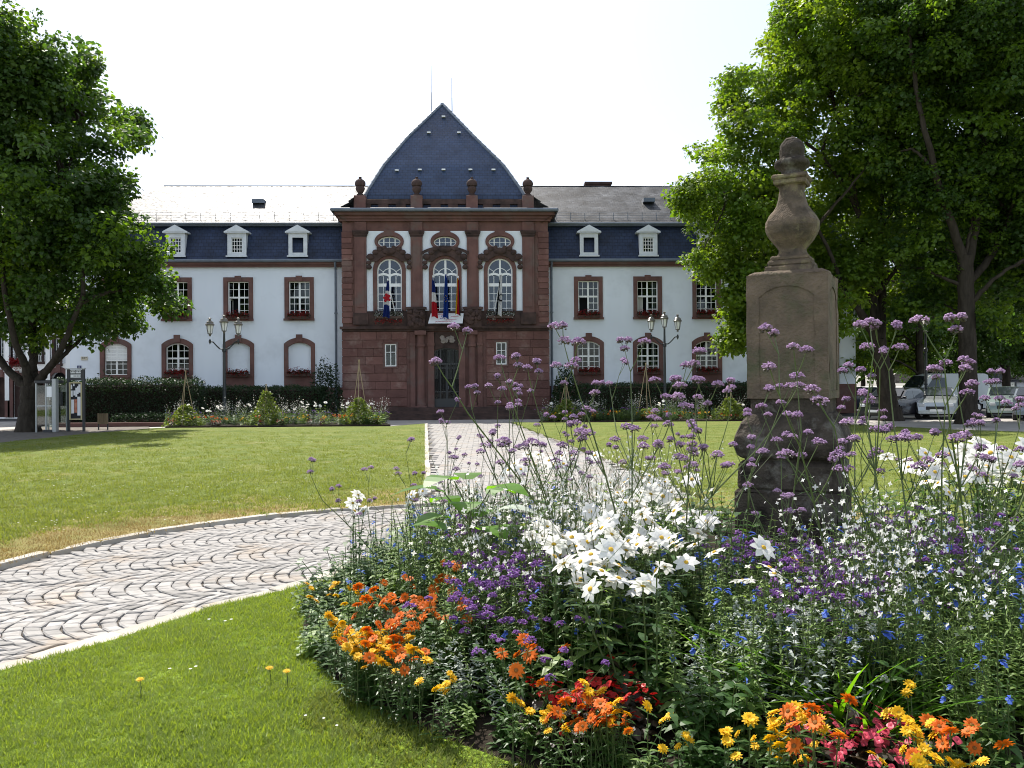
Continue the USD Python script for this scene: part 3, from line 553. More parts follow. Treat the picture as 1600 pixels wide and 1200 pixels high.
# windows of the middle block
for i, c in enumerate(BAYS):
    z0, z1, zsp = zs(493), zs(404), zs(427)
    o = MB(); shp = wins[i]
    o.prism(arched(c - .86, c + .86, z0, zs(424), zs(396)).difference(shp), YR - .09, YR + .2)
    w = part('arched_window', o, M['red'], hall)
    # carved hood with scrolls and the frame of the oval window
    o = MB(); hood = arched(c - 1.0, c + 1.0, zs(409), zs(403.5), zs(388)).difference(shp.buffer(.14)); o.prism(hood, YR - .2, YR - .091)
    for s_ in (-1, 1):
        for (dx, zz, rr_) in ((.98, 402, .2), (1.06, 411, .13), (1.05, 418, .15), (.72, 395, .17), (.5, 390, .15), (.25, 388, .14)):
            t = trimesh.creation.icosphere(1, rr_); o.add(np.array(t.vertices) * [1, .7, .9] + [c + s_ * dx, YR - .17, zs(zz)], t.faces)
    t = trimesh.creation.icosphere(2, .27); o.add(np.array(t.vertices) * [1.3, .6, .7] + [c, YR - .2, zs(393 if i != 1 else 390)], t.faces)
    if i == 1: o.prism(arched(c - 1.25, c + 1.25, zs(398), zs(394), zs(385)).difference(arched(c - 1.1, c + 1.1, zs(399), zs(396.5), zs(390))), YR - .24, YR - .201)
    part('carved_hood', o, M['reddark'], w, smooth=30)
    o = MB(); ov = affinity.scale(Point(c, zs(377.5)).buffer(1, 24), .77, .52); ov = ov.union(rect(c - .66, c + .66, zs(392), zs(378))).union(rect(c - .28, c + .28, zs(377), zs(360.5)))
    o.prism(ov.difference(ovals[i]), YR - .12, YR - .003); o.prism(ovals[i].buffer(.14).difference(ovals[i].buffer(.02)), YR - .15, YR - .121)
    ow = part('oval_window', o, M['red'], hall)
    fr = MB(); sh = ovals[i]; g_ = unary_union([rect(c + t - wd, c + t + wd, zs(392), zs(366)) for t, wd in ((-.3, .03), (.3, .03), (0, .014))] + [rect(c - .7, c + .7, zs(378.5) - .014, zs(378.5) + .014)])
    fr.prism(sh.difference(sh.buffer(-.055)).union(g_.intersection(sh)), YR + .06, YR + .11); part('frame', fr, M['frame'], ow)
    part('pane', MB().prism(sh.buffer(-.03), YR + .08, YR + .084), M['skypane'], ow)
    fr = MB(); inn = shp.buffer(-.07)
    zt0, zt1, zm = zs(447.5), zs(442.5), zs(431)
    waved = Polygon([(c - .65 + t * 1.3, zm + .1 * abs(math.sin(t * 2 * math.pi)) + .07) for t in np.linspace(0, 1, 25)] + [(c + .65 - t * 1.3, zm + .1 * abs(math.sin(t * 2 * math.pi)) - .05) for t in np.linspace(0, 1, 25)]).buffer(0)
    ring = Point(c, zm).buffer(.42, 16).difference(Point(c, zm).buffer(.385, 16)).intersection(rect(c - .65, c + .65, zm, z1))
    thick = [rect(c - .055, c + .055, z0, z1), rect(c - .65, c + .65, zt0, zt1), waved]
    thin = [ring] + [affinity.rotate(rect(c + .4, c + .75, zm - .014, zm + .014), a, origin=(c, zm)) for a in (35, 145)] + [rect(c + s_ * .33 - .014, c + s_ * .33 + .014, z0, zm) for s_ in (-1, 1)] + [rect(c - .65, c + .65, z - .014, z + .014) for z in np.linspace(z0, zt0, 5)[1:-1]]
    fr.prism(shp.difference(inn), YR + .06, YR + .14); fr.prism(unary_union(thick).intersection(inn), YR + .07, YR + .13); fr.prism(unary_union(thin).difference(unary_union(thick)).intersection(inn), YR + .085, YR + .11)
    part('frame', fr, M['frame'], w); part('pane', MB().prism(inn, YR + .095, YR + .099), M['skypane'], w)
# dark balcony zone with string course, carved consoles
o = MB().box(RX0 - .03, RX1 + .03, YR - .13, YR - .001, z_str1, z_str0).box(RX0 - .12, RX1 + .12, YR - .26, YR - .002, z_str0 - .1, z_str0 + .03)
o.box(RX0 + .9, RX1 - .9, YR - .1, YR - .003, z_str0 + .031, z_sill); part('string_course', o, M['reddark'], hall)
def lump(o, c, n, s, spread, seed):
    g = np.random.default_rng(seed)
    for k in range(n):
        t = trimesh.creation.icosphere(1, 1); o.add(np.array(t.vertices) * (np.array(s) * g.uniform(.5, 1.2, 3)) + np.array(c) + g.uniform(-1, 1, 3) * spread, t.faces)
for k, a in enumerate((651, 739)):
    x, z = R_(a, 495); o = MB().box(x - .46, x + .46, YR - .3, YR - .101, zs(512), zs(480)); o.box(x - .55, x + .55, YR - .36, YR - .102, zs(484), zs(480.5))
    lump(o, (x, YR - .34, zs(497)), 22, (.16, .1, .16), (.36, .06, .36), k); part('carved_console', o, M['reddark'], hall, smooth=30)
# balcony rails
for c in (BAYS[0], BAYS[2]):
    o = MB(); zA, zB = zs(499), zs(485)
    o.box(c - .72, c + .72, YR - .5, YR - .46, zB - .03, zB).box(c - .72, c + .72, YR - .5, YR - .46, zA, zA + .03)
    for s_ in (-1, 1): o.box(c + s_ * .72 - .02, c + s_ * .72 + .02, YR - .5, YR - .1, zB - .03, zB).box(c + s_ * .72 - .02, c + s_ * .72 + .02, YR - .5, YR - .1, zA, zA + .03)
    for x in np.linspace(c - .7, c + .7, 13): o.tube([(x, YR - .48, zA), (x + .04, YR - .52, (zA + zB) / 2), (x, YR - .48, zB)], .012, 4)
    part('balcony_rail', o, M['iron'], hall)
# rusticated ground floor: each block a part
yz = np.linspace(zs(518), zs(634), 10)
colx = [R_(653 - 17, 580)[0], R_(739 + 21, 580)[0]]
for side in (0, 1):
    x0, x1 = (RX0 - .04, colx[0]) if side == 0 else (colx[1], RX1 + .04)
    for r in range(9):
        za, zb = yz[r + 1], yz[r]; n = 3 if r % 2 else 4; cuts = np.linspace(x0, x1, n + 1); cuts[1:-1] += rng.uniform(-.12, .12, n - 1)
        for i in range(n):
            bx = rect(cuts[i] + .008, cuts[i + 1] - .008, za + .012, zb - .012).difference(smalls[side].buffer(.1, join_style=2))
            if bx.area < .02: continue
            o = MB(); o.prism(bx, YR - .075 + rng.uniform(-.008, .008), YR - .002); part('stone_block', o, M['redblock'], hall)
    o = MB(); o.prism(smalls[side].buffer(.09, join_style=2).difference(smalls[side]), YR - .07, YR + .1); w = part('small_window', o, M['red'], hall)
    a, c_, e, d_ = smalls[side].bounds; fr = MB(); g_ = [rect((a + e) / 2 - .02, (a + e) / 2 + .02, c_, d_), rect(a, e, c_ + (d_ - c_) * .62, c_ + (d_ - c_) * .62 + .03)]
    fr.prism(smalls[side].difference(smalls[side].buffer(-.06)).union(unary_union(g_)), YR - .02, YR + .04); part('frame', fr, M['frame'], w); part('pane', MB().prism(smalls[side].buffer(-.03), YR + .004, YR + .008), M['pane'], w)
    part('curtain', MB().box(a + .04, e - .04, YR + .12, YR + .15, c_ + .02, c_ + (d_ - c_) * .55), M['curtain'], w)
qz = np.linspace(zs(505), zs(362), 17)              # corner quoins above
for r in range(16):
    for sx, x in ((1, RX0), (-1, RX1)):
        wd = .56 if r % 2 else .5; o = MB().box(x - sx * .03, x + sx * wd, YR - .06, YR - .002, qz[r] + .01, qz[r + 1] - .01, ch=.012); part('stone_block', o, M['redblock'], hall)
# entrance: half columns, pilaster strips, lintel with carved crest, double door
for s_ in (-1, 1):
    for (a, wd, pr, mt) in ((.82, .17, .12, 'red'), (1.35, .22, .3, 'red'), (1.78, .13, .1, 'red')):
        x = DC + s_ * a; o = MB()
        if pr == .3: o.lathe([(.25, 0), (.25, .15), (.21, .2), (.2, 2.2), (.18, 3.1), (.24, 3.14), (.24, 3.3), (.2, 3.32), (.2, 4.0)], 16, (x, YR - .1, zs(634))); o.box(x - .3, x + .3, YR - .42, YR - .12, zs(517) - .22, zs(517) - .01); o.box(x - .29, x + .29, YR - .4, YR - .13, zs(636) - .02, zs(634))
        else: o.box(x - wd, x + wd, YR - pr, YR - .001, zs(636), zs(519)); o.box(x - wd - .03, x + wd + .03, YR - pr - .04, YR - .0015, zs(540), zs(536))
        part('column' if pr == .3 else 'door_pilaster', o, M[mt], hall, smooth=40)
o = MB().prism(rect(DC - .64, DC + .64 + .02, zs(546), zs(519)).difference(dr), YR - .06, YR - .003); part('lintel', o, M['reddark'], hall)
o = MB(); lump(o, (DC, YR - .1, zs(530)), 14, (.14, .06, .12), (.36, .02, .14), 5); part('carved_crest', o, mottled('pale_crest', (.2, .17, .15), (.3, .26, .24), 6), hall, smooth=30)
xa, xb = dr.bounds[0], dr.bounds[2]; z0, zt, zh = zs(636), zs(544), zs(568.5)
fr = MB(); inn = dr.buffer(-.06); mem = [rect(xa, xb, zh - .05, zh + .05), rect(DC - .05, DC + .05, z0, zh), rect(xa, xb, z0, z0 + .45), rect(xa, xb, zs(575) - .03, zs(575) + .03), rect(xa, xb, zs(612) - .03, zs(612) + .03)] + [rect(xa + f * (xb - xa) - .03, xa + f * (xb - xa) + .03, zh, zt) for f in (.28, .74)] + [rect(xa + f * (xb - xa) - .03, xa + f * (xb - xa) + .03, z0, zh) for f in (.26, .76)]
fr.prism(dr.difference(inn).union(unary_union(mem).intersection(dr)), YR + .1, YR + .18); dp = part('entrance_door', fr, M['iron'], hall)
part('pane', MB().prism(inn, YR + .13, YR + .136), M['doorpane'], dp)
o = MB()
for f in np.linspace(.06, .94, 15): o.tube([(xa + f * (xb - xa), YR + .09, z0 + .45), (xa + f * (xb - xa), YR + .09, zs(548))], .01, 4)
part('door_grille', o, M['iron'], dp)
part('door_handle', MB().tube([(DC + .09, YR + .06, zs(608)), (DC + .09, YR + .06, zs(603))], .018, 6), M['zinc'], dp)
o = MB()
for f in (.02, .52, .8): o.box(xa + f * (xb - xa), xa + (f + .16) * (xb - xa), YR + .4, YR + .42, zs(592), zs(546))
part('door_curtain', o, M['curtain'], dp)
sx0, sx1 = R_(612, 640)[0], R_(826, 640)[0]
zst = zs(636)
for k in range(4):
    zt_ = zst - (zst + .056) * k / 4
    part('step', MB().box(sx0 - .3 * k, sx1 + .3 * k, YR - .9 - .36 * (k + 1), YR - .5 - .36 * k if k else YR + .3, -.1, zt_ - .002 * k, ch=.015), M['reddark'], hall)

# ---------------------------------------------------------------- window boxes, flags, banner
M['geranium'] = petal('geranium_red', [(0.20, 0.012, 0.012), (0.34, 0.02, 0.018)], 0.2)
M['geraleaf'] = leafy('geranium_leaves', [(0.02, 0.03, 0.012), (0.045, 0.055, 0.02)], 0.25)
M['boxwood'] = simple('brown_planter', (0.07, 0.04, 0.03), .7)
def leafballs(mb, pts, n, s, seed, L=.05, W=.05):
    g = np.random.default_rng(seed); pts = np.asarray(pts)[g.integers(0, len(pts), n)] + g.normal(0, 1, (n, 3)) * s
    mb.strips(pts, norm(g.normal(0, 1, (n, 3))), norm(g.normal(0, 1, (n, 3)) + [0, 0, .8]), g.uniform(.7, 1.3, n) * L, W, .2, [.3, 1, .2])
def window_box(name, loc, w, seed, fl=True):
    o = proto(name); g = np.random.default_rng(seed)
    part('box', MB().box(-w / 2, w / 2, -.22, 0, 0, .16, ch=.01), M['boxwood'], o)
    line = np.c_[np.linspace(-w / 2, w / 2, 30), np.full(30, -.13), np.full(30, .2)]
    a = MB(); leafballs(a, line, 420, (.03, .07, .07), seed, .07, .06); part('foliage', a, M['geraleaf'], o, kind='stuff')
    a = MB(); leafballs(a, line + [0, -.05, .03], 420, (.03, .08, .1), seed + 1, .055, .055); part('blossom', a, M['geranium'], o, kind='stuff'); return o
WB = [window_box(f'window_box_{"abc"[i]}', 0, 1.15, 30 + i) for i in range(3)]
wi = 0
FL = {'up': 'upper floor', 'low': 'ground floor'}
ordw = ['first', 'second', 'third', 'fourth', 'fifth']
for sg in (-1, 1):
    for fl in ('up', 'low'):
        xs_ = sorted([x for x, f_, k in rows if f_ == fl and (x - CX) * sg > 0 and k != 'shutter'], key=lambda x: abs(x - CX))
        for i, x in enumerate(xs_):
            z = 5.3 if fl == 'up' else 2.2
            copy('window_box', WB[wi % 3], (x, YW - .065, z + .02), 0, f'red geranium box on the {ordw[i]} {FL[fl]} window {"left" if sg < 0 else "right"} of the stone middle block', 'window box', None, rng.uniform(.95, 1.03)); wi += 1
M['white_petal'] = petal('white_petals', [(0.72, 0.72, 0.70), (0.82, 0.82, 0.80)], 0.35)
for i, c in enumerate((BAYS[0], BAYS[2])):
    t = thing('balcony_flowers', f'white and red balcony flowers hanging on the rail of the {"left" if i == 0 else "right"} arched window', 'flower box', (c, YR - .6, zs(499)))
    part('box', MB().box(c - .68, c + .68, YR - .72, YR - .53, zs(499), zs(495), ch=.01), M['boxwood'], t)
    line = np.c_[np.linspace(c - .68, c + .68, 30), np.full(30, YR - .63), np.full(30, zs(493.5))]
    a = MB(); leafballs(a, line, 500, (.03, .06, .09), 50 + i, .06, .05); part('foliage', a, M['geraleaf'], t, kind='stuff')
    a = MB(); leafballs(a, line, 260, (.03, .06, .09), 60 + i, .045, .045); part('white_blossom', a, M['white_petal'], t, kind='stuff')
    a = MB(); leafballs(a, line - [0, 0, .3], 200, (.03, .06, .06), 70 + i, .05, .05); part('red_blossom', a, M['geranium'], t, kind='stuff')
def cloth(path, w0, w1, fold, seed, bands, mats, parent, across=False):
    # a limp flag hanging down from its staff; bands split it along or across
    g = np.random.default_rng(seed); path = np.asarray(path); K, N = 22, 17; V = np.zeros((K, N, 3)); ph = g.uniform(0, 6)
    for i in range(K):
        t = i / (K - 1); p = np.array([np.interp(t, np.linspace(0, 1, len(path)), path[:, k]) for k in range(3)]); w = w0 + (w1 - w0) * t
        for j in range(N):
            u = j / (N - 1); V[i, j] = p + [w * (u - .5), fold * math.sin(u * 13 + ph + t * 2) * (.35 + .65 * t), .05 * math.sin(u * 5) * t]
    for nm, (a0, a1), mt in zip([b_[0] for b_ in bands], [b_[1] for b_ in bands], mats):
        i0, i1, j0, j1 = (0, K - 1, round(a0 * (N - 1)), round(a1 * (N - 1))) if not across else (round(a0 * (K - 1)), round(a1 * (K - 1)), 0, N - 1)
        o = MB(); sub = V[i0:i1 + 1, j0:j1 + 1]; nn, mm = sub.shape[:2]
        o.add(sub.reshape(-1, 3), [(i * mm + j, i * mm + j + 1, (i + 1) * mm + j + 1, (i + 1) * mm + j) for i in range(nn - 1) for j in range(mm - 1)]); part(nm, o, mt, parent, smooth=True)
    return V
fm = {k: leafy('flag_' + k, [c, c], .25, (1, 1, 1), .8, .1) for k, c in dict(blue=(.015, .03, .16), white=(.7, .7, .72), red=(.42, .02, .03), eu=(.012, .04, .22), gold=(.5, .3, .01), black=(.012, .012, .014)).items()}
def flag(label, xt, yt, xb, yb, w, bands, across, seed, emblem=None):
    top, bot = plane(xt, yt, YR - 1.15), plane(xb, yb, YR - 1.0); foot = plane(xt + (697 - xt) * .15, 500, YR - .3); sp = top - np.array([0, 0, .5])
    t = thing('hanging_flag', label, 'flag', tuple(foot))
    part('pole', MB().tube([foot, top], [.025, .02], 6).tube([top, top + norm(top - foot) * .06], [.04, .02], 6), M['frame'], t)
    V = cloth([top - norm(top - foot) * .05, (top + bot) / 2 + [0, .05, 0], bot], .12, w, .07, seed, bands, [fm[b_[2]] for b_ in bands], t, across)
    if emblem: emblem(V, t)
def lion(V, t):
    o = MB(); c = V[10, 6] + [0.02, -.12, -.05]
    o.prism(unary_union([Point(c[0] + dx, c[2] + dz).buffer(r_) for dx, dz, r_ in ((0, 0, .13), (.1, .1, .09), (-.12, .02, .07), (-.02, .17, .08), (.13, -.08, .07), (-.08, -.14, .06))]), c[1] - .004, c[1] + .004); part('emblem', o, fm['red'], t)
def swirl(V, t):
    o = MB(); c = V[12, 10] + [.03, -.13, 0]; a = np.linspace(.5, 5.2, 20)
    o.tube(np.c_[c[0] + .12 * np.cos(a), np.full(20, c[1]), c[2] + .16 * np.sin(a)], np.linspace(.02, .045, 20), 6); part('emblem', o, fm['black'], t)
flag('blue and white flag with a red emblem before the left arched window', 606, 437, 603.5, 496, .36, [('blue_top', (0, .3), 'blue'), ('white_field', (.3, .66), 'white'), ('blue_foot', (.66, 1), 'blue')], True, 1, lion)
flag('blue white and red French flag at the left edge of the white banner', 676.5, 432, 679.5, 496, .34, [('blue_band', (0, .36), 'blue'), ('white_band', (.36, .62), 'white'), ('red_band', (.62, 1), 'red')], True, 2)
def stars(V, t):
    for k in range(7):
        a = k / 7 * 6.28; c = V[12, 8] + [.07 * math.cos(a), -.1, .16 * math.sin(a)]; part('star', MB().prism(Point(c[0], c[2]).buffer(.018, 2), c[1] - .003, c[1] + .003), fm['gold'], t)
flag('plain blue European flag with gold stars in the middle of the central window', 697, 427, 696.5, 497, .30, [('blue_field', (0, 1), 'eu')], False, 3, stars)
flag('black red and gold German flag at the right edge of the white banner', 716, 433, 715.5, 492, .28, [('gold_band', (0, .34), 'gold'), ('red_band', (.34, .72), 'red'), ('black_band', (.72, 1), 'black')], False, 4)
flag('black and white flag with a dark curl before the right arched window', 783, 428, 779.5, 493, .32, [('black_band', (0, .3), 'black'), ('white_field', (.3, 1), 'white')], False, 5, swirl)
q0, q1 = R_(670, 506, YR - .65), R_(723, 489, YR - .65)
ban = thing('banner', 'white cloth banner with violet lettering under the three central flags', 'banner', ((q0[0] + q1[0]) / 2, YR - .65, q0[1]))
o = MB(); o.add([(q0[0] - .02, YR - .95, q0[1]), (q1[0], YR - .95, q0[1]), (q1[0] + .04, YR - .5, q1[1]), (q0[0] + .1, YR - .5, q1[1])], [(0, 1, 2, 3)]); o.add(o.arrays()[0] + [0, .012, 0], [(3, 2, 1, 0)]); part('sheet', o, simple('banner_cloth', (.72, .74, .76), .8), ban)
def on_ban(u, v): a, b_ = np.array([q0[0] - .02, YR - .95, q0[1]]), np.array([q0[0] + .1, YR - .5, q1[1]]); w = q1[0] - q0[0]; return a + (b_ - a) * v + np.array([w * u, -.006, .004])
def on_text(txt, u, v, h, mt, nm, sl=.15):
    t = meshkit.text_mesh(txt, h, .002); tv = np.array(t.vertices); w = q1[0] - q0[0]; hh = q1[1] - q0[1]
    part(nm, MB().add([on_ban(u + (x + sl * y) / w, v + y / hh) + np.array([0, -z, 0]) for x, y, z in tv], t.faces), mt, ban)
vio = simple('violet_print', (.2, .14, .4), .7); pk = simple('pink_print', (.45, .1, .16), .7)
on_text('St', .30, .42, .23, vio, 'lettering')
for i, (u, v, L) in enumerate(((.16, .84, .35), (.5, .30, .3), (.2, .12, .5), (.62, .62, .22))):
    part('small_lettering', MB().tube([on_ban(u + L * k / 14, v + .05 * (k % 2) + .02 * k / 4) + [0, -.004, 0] for k in range(15)], .012, 4), pk, ban)

# ---------------------------------------------------------------- lamps, booth, notice board, small sign
M['milk'] = pane_mat('lantern_glass', (.9, .9, .88), .25); M['whiteglass'] = simple('opal_glass', (.8, .8, .78), .3)
M['lampiron'] = simple('dark_green_iron', (.014, .018, .02), .35, .5); M['lampcap'] = simple('weathered_metal_cap', (.12, .11, .09), .35, .6)
def lantern(parent, c):
    x, y, z = c; k = .86
    hd = part('lantern', MB().lathe([(.0, 0), (.05, .0), (.05, .08), (.11, .1), (.11, .13), (.1, .13)], 12, c).lathe([(.165, .5), (.2, .5), (.21, .56), (.17, .6), (.16, .66), (.09, .72), (.05, .74), (.05, .8), (.085, .84), (.03, .86), (0, .87)], 14, c), M['lampcap'], parent, smooth=35)
    o = MB()
    for a in range(6): 
        u = np.array([math.cos(a * math.pi / 3), math.sin(a * math.pi / 3), 0]); o.tube([np.array(c) + u * .1 + [0, 0, .12], np.array(c) + u * .165 + [0, 0, .51]], .011, 4)
    part('lantern_frame', o, M['lampiron'], hd)
    part('glass', MB().lathe([(.095, .13), (.158, .5)], 6, c), M['whiteglass'], hd)
def street_lamp(label, base, H, arms=True, group=None, span=.66):
    t = thing('street_lamp', label, 'street lamp', tuple(base), 0, group); bx_, by, bz = base
    part('post', MB().lathe([(.17, 0), (.17, .1), (.13, .16), (.12, .75), (.14, .8), (.09, .9), (.075, 1.6), (.095, 1.63), (.07, 1.68), (.058, H - 1.75), (.1, H - 1.72), (.1, H - 1.6), (.06, H - 1.55), (.045, H - .87)], 14, base), M['lampiron'], t, smooth=35)
    lantern(t, (bx_, by, bz + H - .87))
    if arms:
        for s_ in (-1, 1):
            a = [(bx_, by, H - 1.66), (bx_ + s_ * .2, by, H - 1.66), (bx_ + s_ * .38, by, H - 1.48), (bx_ + s_ * .52, by, H - 1.32), (bx_ + s_ * span, by, H - 1.3), (bx_ + s_ * span, by, H - 1.06)]
            aa_ = np.array(a); tt = np.linspace(0, 5, 22); cv = np.stack([np.interp(tt, range(6), aa_[:, i]) for i in range(3)], 1); cv[1:-1] = (cv[:-2] + 2 * cv[1:-1] + cv[2:]) / 4
            o = MB().tube(cv, .03, 7); o.lathe([(.0, -.16), (.03, -.1), (.06, -.03), (.05, .04), (.03, .1)], 8, (bx_ + s_ * span, by, H - 1.3)); part('arm', o, M['lampiron'], t, smooth=35)
            lantern(t, (bx_ + s_ * span, by, H - 1.06))
for a, yt, d, lab in ((350, 492, 39.5, 'black lamp with three lanterns before the bricked up arched windows on the left'), (1038, 487, 41.0, 'black lamp with three lanterns before the right wing of the town hall')):
    q = plane(a, yt, d); street_lamp(lab, (q[0], d, -.06), q[2] + .06)
q = plane(1446, 494, 40); street_lamp('single lantern lamp standing between the two big tree trunks', (q[0], 40, -.06), q[2] + .06, False)

D_B = 32.6; gz = -.05
g0, g1 = ground(56, 674)[0:2], ground(86, 674)[0:2]; bx0, bx1, by0 = plane(55, 640, D_B)[0], plane(87, 640, D_B)[0], D_B; zt = plane(70, 594, D_B)[2]
M['alu'] = simple('grey_aluminium', (.33, .35, .35), .4, .5, .6)
bt = thing('phone_booth', 'glass phone booth with a grey metal frame beside the left tree trunk', 'phone booth', ((bx0 + bx1) / 2, by0, gz))
W_ = bx1 - bx0; dp_ = .9
part('back_post', MB().box(bx1 - .16, bx1, by0, by0 + .25, gz, zt + .06, ch=.02), M['alu'], bt)
for x, y in ((bx0, by0), (bx0 + W_ * .48, by0), (bx0, by0 + dp_), (bx1 - .06, by0 + dp_)): part('frame_post', MB().box(x, x + .05, y, y + .05, gz, zt - .12), M['alu'], bt)
part('roof', MB().box(bx0 - .03, bx1 - .17, by0 - .03, by0 + dp_ + .08, zt - .12, zt + .0, ch=.02), M['iron'], bt)
for n_, (xa, xb, ya, yb) in enumerate(((bx0 + .06, bx0 + W_ * .47, by0 + .02, by0 + .03), (bx0 + W_ * .48 + .06, bx1 - .17, by0 + .02, by0 + .03), (bx0 + .02, bx0 + .03, by0 + .07, by0 + dp_ - .02), (bx0 + .06, bx1 - .07, by0 + dp_ + .02, by0 + dp_ + .03))): part('glass_pane', MB().box(xa, xb, ya, yb, gz + .2, zt - .2), M['clearpane'], bt)
part('handrail', MB().box(bx0 + .05, bx1 - .17, by0 + .005, by0 + .018, gz + 1.0, gz + 1.05), M['alu'], bt)
part('telephone', MB().box(bx0 + .35, bx0 + .62, by0 + dp_ - .2, by0 + dp_ - .01, gz + 1.0, gz + 1.55, ch=.02), M['iron'], bt)
for x in (bx0 + W_ * .48, bx1 - .25): part('foot', MB().box(x - .05, x + .1, by0 - .04, by0 + .1, gz, gz + .1), M['iron'], bt)
part('notice', MB().box(bx0 + W_ * .55, bx0 + W_ * .8, by0 + .012, by0 + .018, zt - .65, zt - .25), M['frame'], bt)

D_N = 33.2; N0, N1 = plane(105, 670, D_N), plane(131, 577, D_N); nb = thing('notice_board', 'tall dark notice board with pinned papers beside the hedge', 'notice board', ((N0[0] + N1[0]) / 2, D_N, gz)); x0, x1, zt = N0[0], N1[0], N1[2]
pz = lambda y: plane(118, y, D_N)[2]; wd = x1 - x0
for x in (x0, x1 - .07): part('post', MB().box(x, x + .08, D_N, D_N + .09, gz, zt), M['iron'], nb)
part('header', MB().box(x0 + .082, x1 - .072, D_N + .01, D_N + .07, pz(594), zt - .02), M['iron'], nb)
part('cap', MB().box(x0 - .03, x1 + .03, D_N - .03, D_N + .12, zt, zt + .04), M['alu'], nb)
bz0, bz1 = pz(656), pz(597)
part('back_panel', MB().box(x0 + .082, x1 - .072, D_N + .03, D_N + .07, bz0, bz1), simple('black_felt', (.02, .02, .024), .9), nb)
o = MB().box(x0 + .083, x1 - .073, D_N - .02, D_N + .029, bz1 - .05, bz1).box(x0 + .083, x1 - .073, D_N - .02, D_N + .029, bz0, bz0 + .05)
for x in (x0 + .083, x1 - .123): o.box(x, x + .05, D_N - .02, D_N + .029, bz0 + .051, bz1 - .051)
part('rim', o, simple('brass_rim', (.42, .36, .2), .45), nb)
hz = pz(584); part('header_sign', MB().box(x0 + .14, x0 + wd * .5, D_N, D_N + .0099, hz + .02, hz + .13), M['frame'], nb); part('header_sign', MB().box(x0 + wd * .54, x1 - .12, D_N, D_N + .0099, hz + .02, hz + .13), M['frame'], nb); part('header_sign', MB().box(x0 + .14, x1 - .12, D_N, D_N + .0099, hz - .15, hz - .03), M['frame'], nb)
o = MB()
for (xx, zz, n_) in ((x0 + .16, hz + .06, 3), (x0 + wd * .56, hz + .06, 3), (x0 + .26, hz - .11, 7)):
    for i in range(n_): o.box(xx + i * .06, xx + i * .06 + .04, D_N - .003, D_N - .0005, zz, zz + .04)
part('header_lettering', o, M['iron'], nb, kind='stuff')
paper = simple('paper', (.72, .72, .74), .9); 
U = lambda u: x0 + .14 + u * (wd - .27)
Vv = lambda v: bz1 - .06 - v * (bz1 - bz0 - .12)
for i, (u0, u1, v0, v1) in enumerate(((.0, .12, .03, .16), (.22, .36, .0, .07), (.0, .18, .2, .38), (.25, .43, .2, .34), (.45, .62, .12, .38), (.62, .76, .08, .3), (.76, .98, .02, .26), (.02, .3, .46, .86), (.64, .98, .38, .92))):
    part('paper_notice', MB().box(U(u0), U(u1), D_N + .018, D_N + .0285, Vv(v1), Vv(v0)), paper, nb)
part('red_poster', MB().box(U(.34), U(.6), D_N + .018, D_N + .0285, Vv(.84), Vv(.45)), mottled('poster_print', (.35, .08, .05), (.55, .3, .2), 6, .8, .2, 0, 10), nb)
D_S = 34.5; q0, q1 = plane(152, 668, D_S), plane(168.5, 646, D_S); ws = thing('wooden_sign', 'small board of weathered wood on two short legs before the hedge', 'wooden sign', ((q0[0] + q1[0]) / 2, D_S, gz)); zl = q0[2] + .14
n_ = 5
for i in range(n_):
    w_ = (q1[0] - q0[0]) / n_; part('plank', MB().box(q0[0] + i * w_ + .004, q0[0] + (i + 1) * w_ - .004, D_S, D_S + .03, zl, q1[2]), M['wood'], ws)
for x in (q0[0] + .01, q1[0] - .05): part('leg', MB().box(x, x + .04, D_S + .031, D_S + .07, gz, q1[2] - .05), M['iron'], ws)

# ---------------------------------------------------------------- stone monument in the round bed
PD = 6.35; pc = plane(1240, 600, PD); PCX, PCY = pc[0], PD; RZ = math.radians(-30)
mon = thing('stone_monument', 'mossy sandstone pillar with a vase and acorn finial rising from the flower bed', 'monument', (PCX, PCY, .2))
mz = lambda y: plane(1240, y, PD)[2]
def dent(mb, amp, sc, seed, sub=2):
    v, f = mb.arrays(); t = trimesh.Trimesh(v, f, process=True); 
    t = t.subdivide_to_size(sub, max_iter=12); v = np.array(t.vertices); n = t.vertex_normals; d = meshkit.fbm(v * sc, 4, seed) - .5
    return MB().add(v + n * (d * amp)[:, None], t.faces)
def rblock(hw, z0, z1, ch, rz=RZ):
    o = MB().box(-hw, hw, -hw, hw, z0, z1, ch=ch); v, f = o.arrays(); c, s_ = math.cos(rz), math.sin(rz); return MB().add(np.c_[v[:, 0] * c - v[:, 1] * s_ + PCX, v[:, 0] * s_ + v[:, 1] * c + PCY, v[:, 2]], f)
hw = .292
o = rblock(hw * 1.28, .02, mz(760), .02); o.merge(rblock(hw * 1.22, mz(760) - .01, mz(716), .03)); part('base_block', dent(o, .03, 5, 1, .05), M['pillardark'], mon, smooth=40)
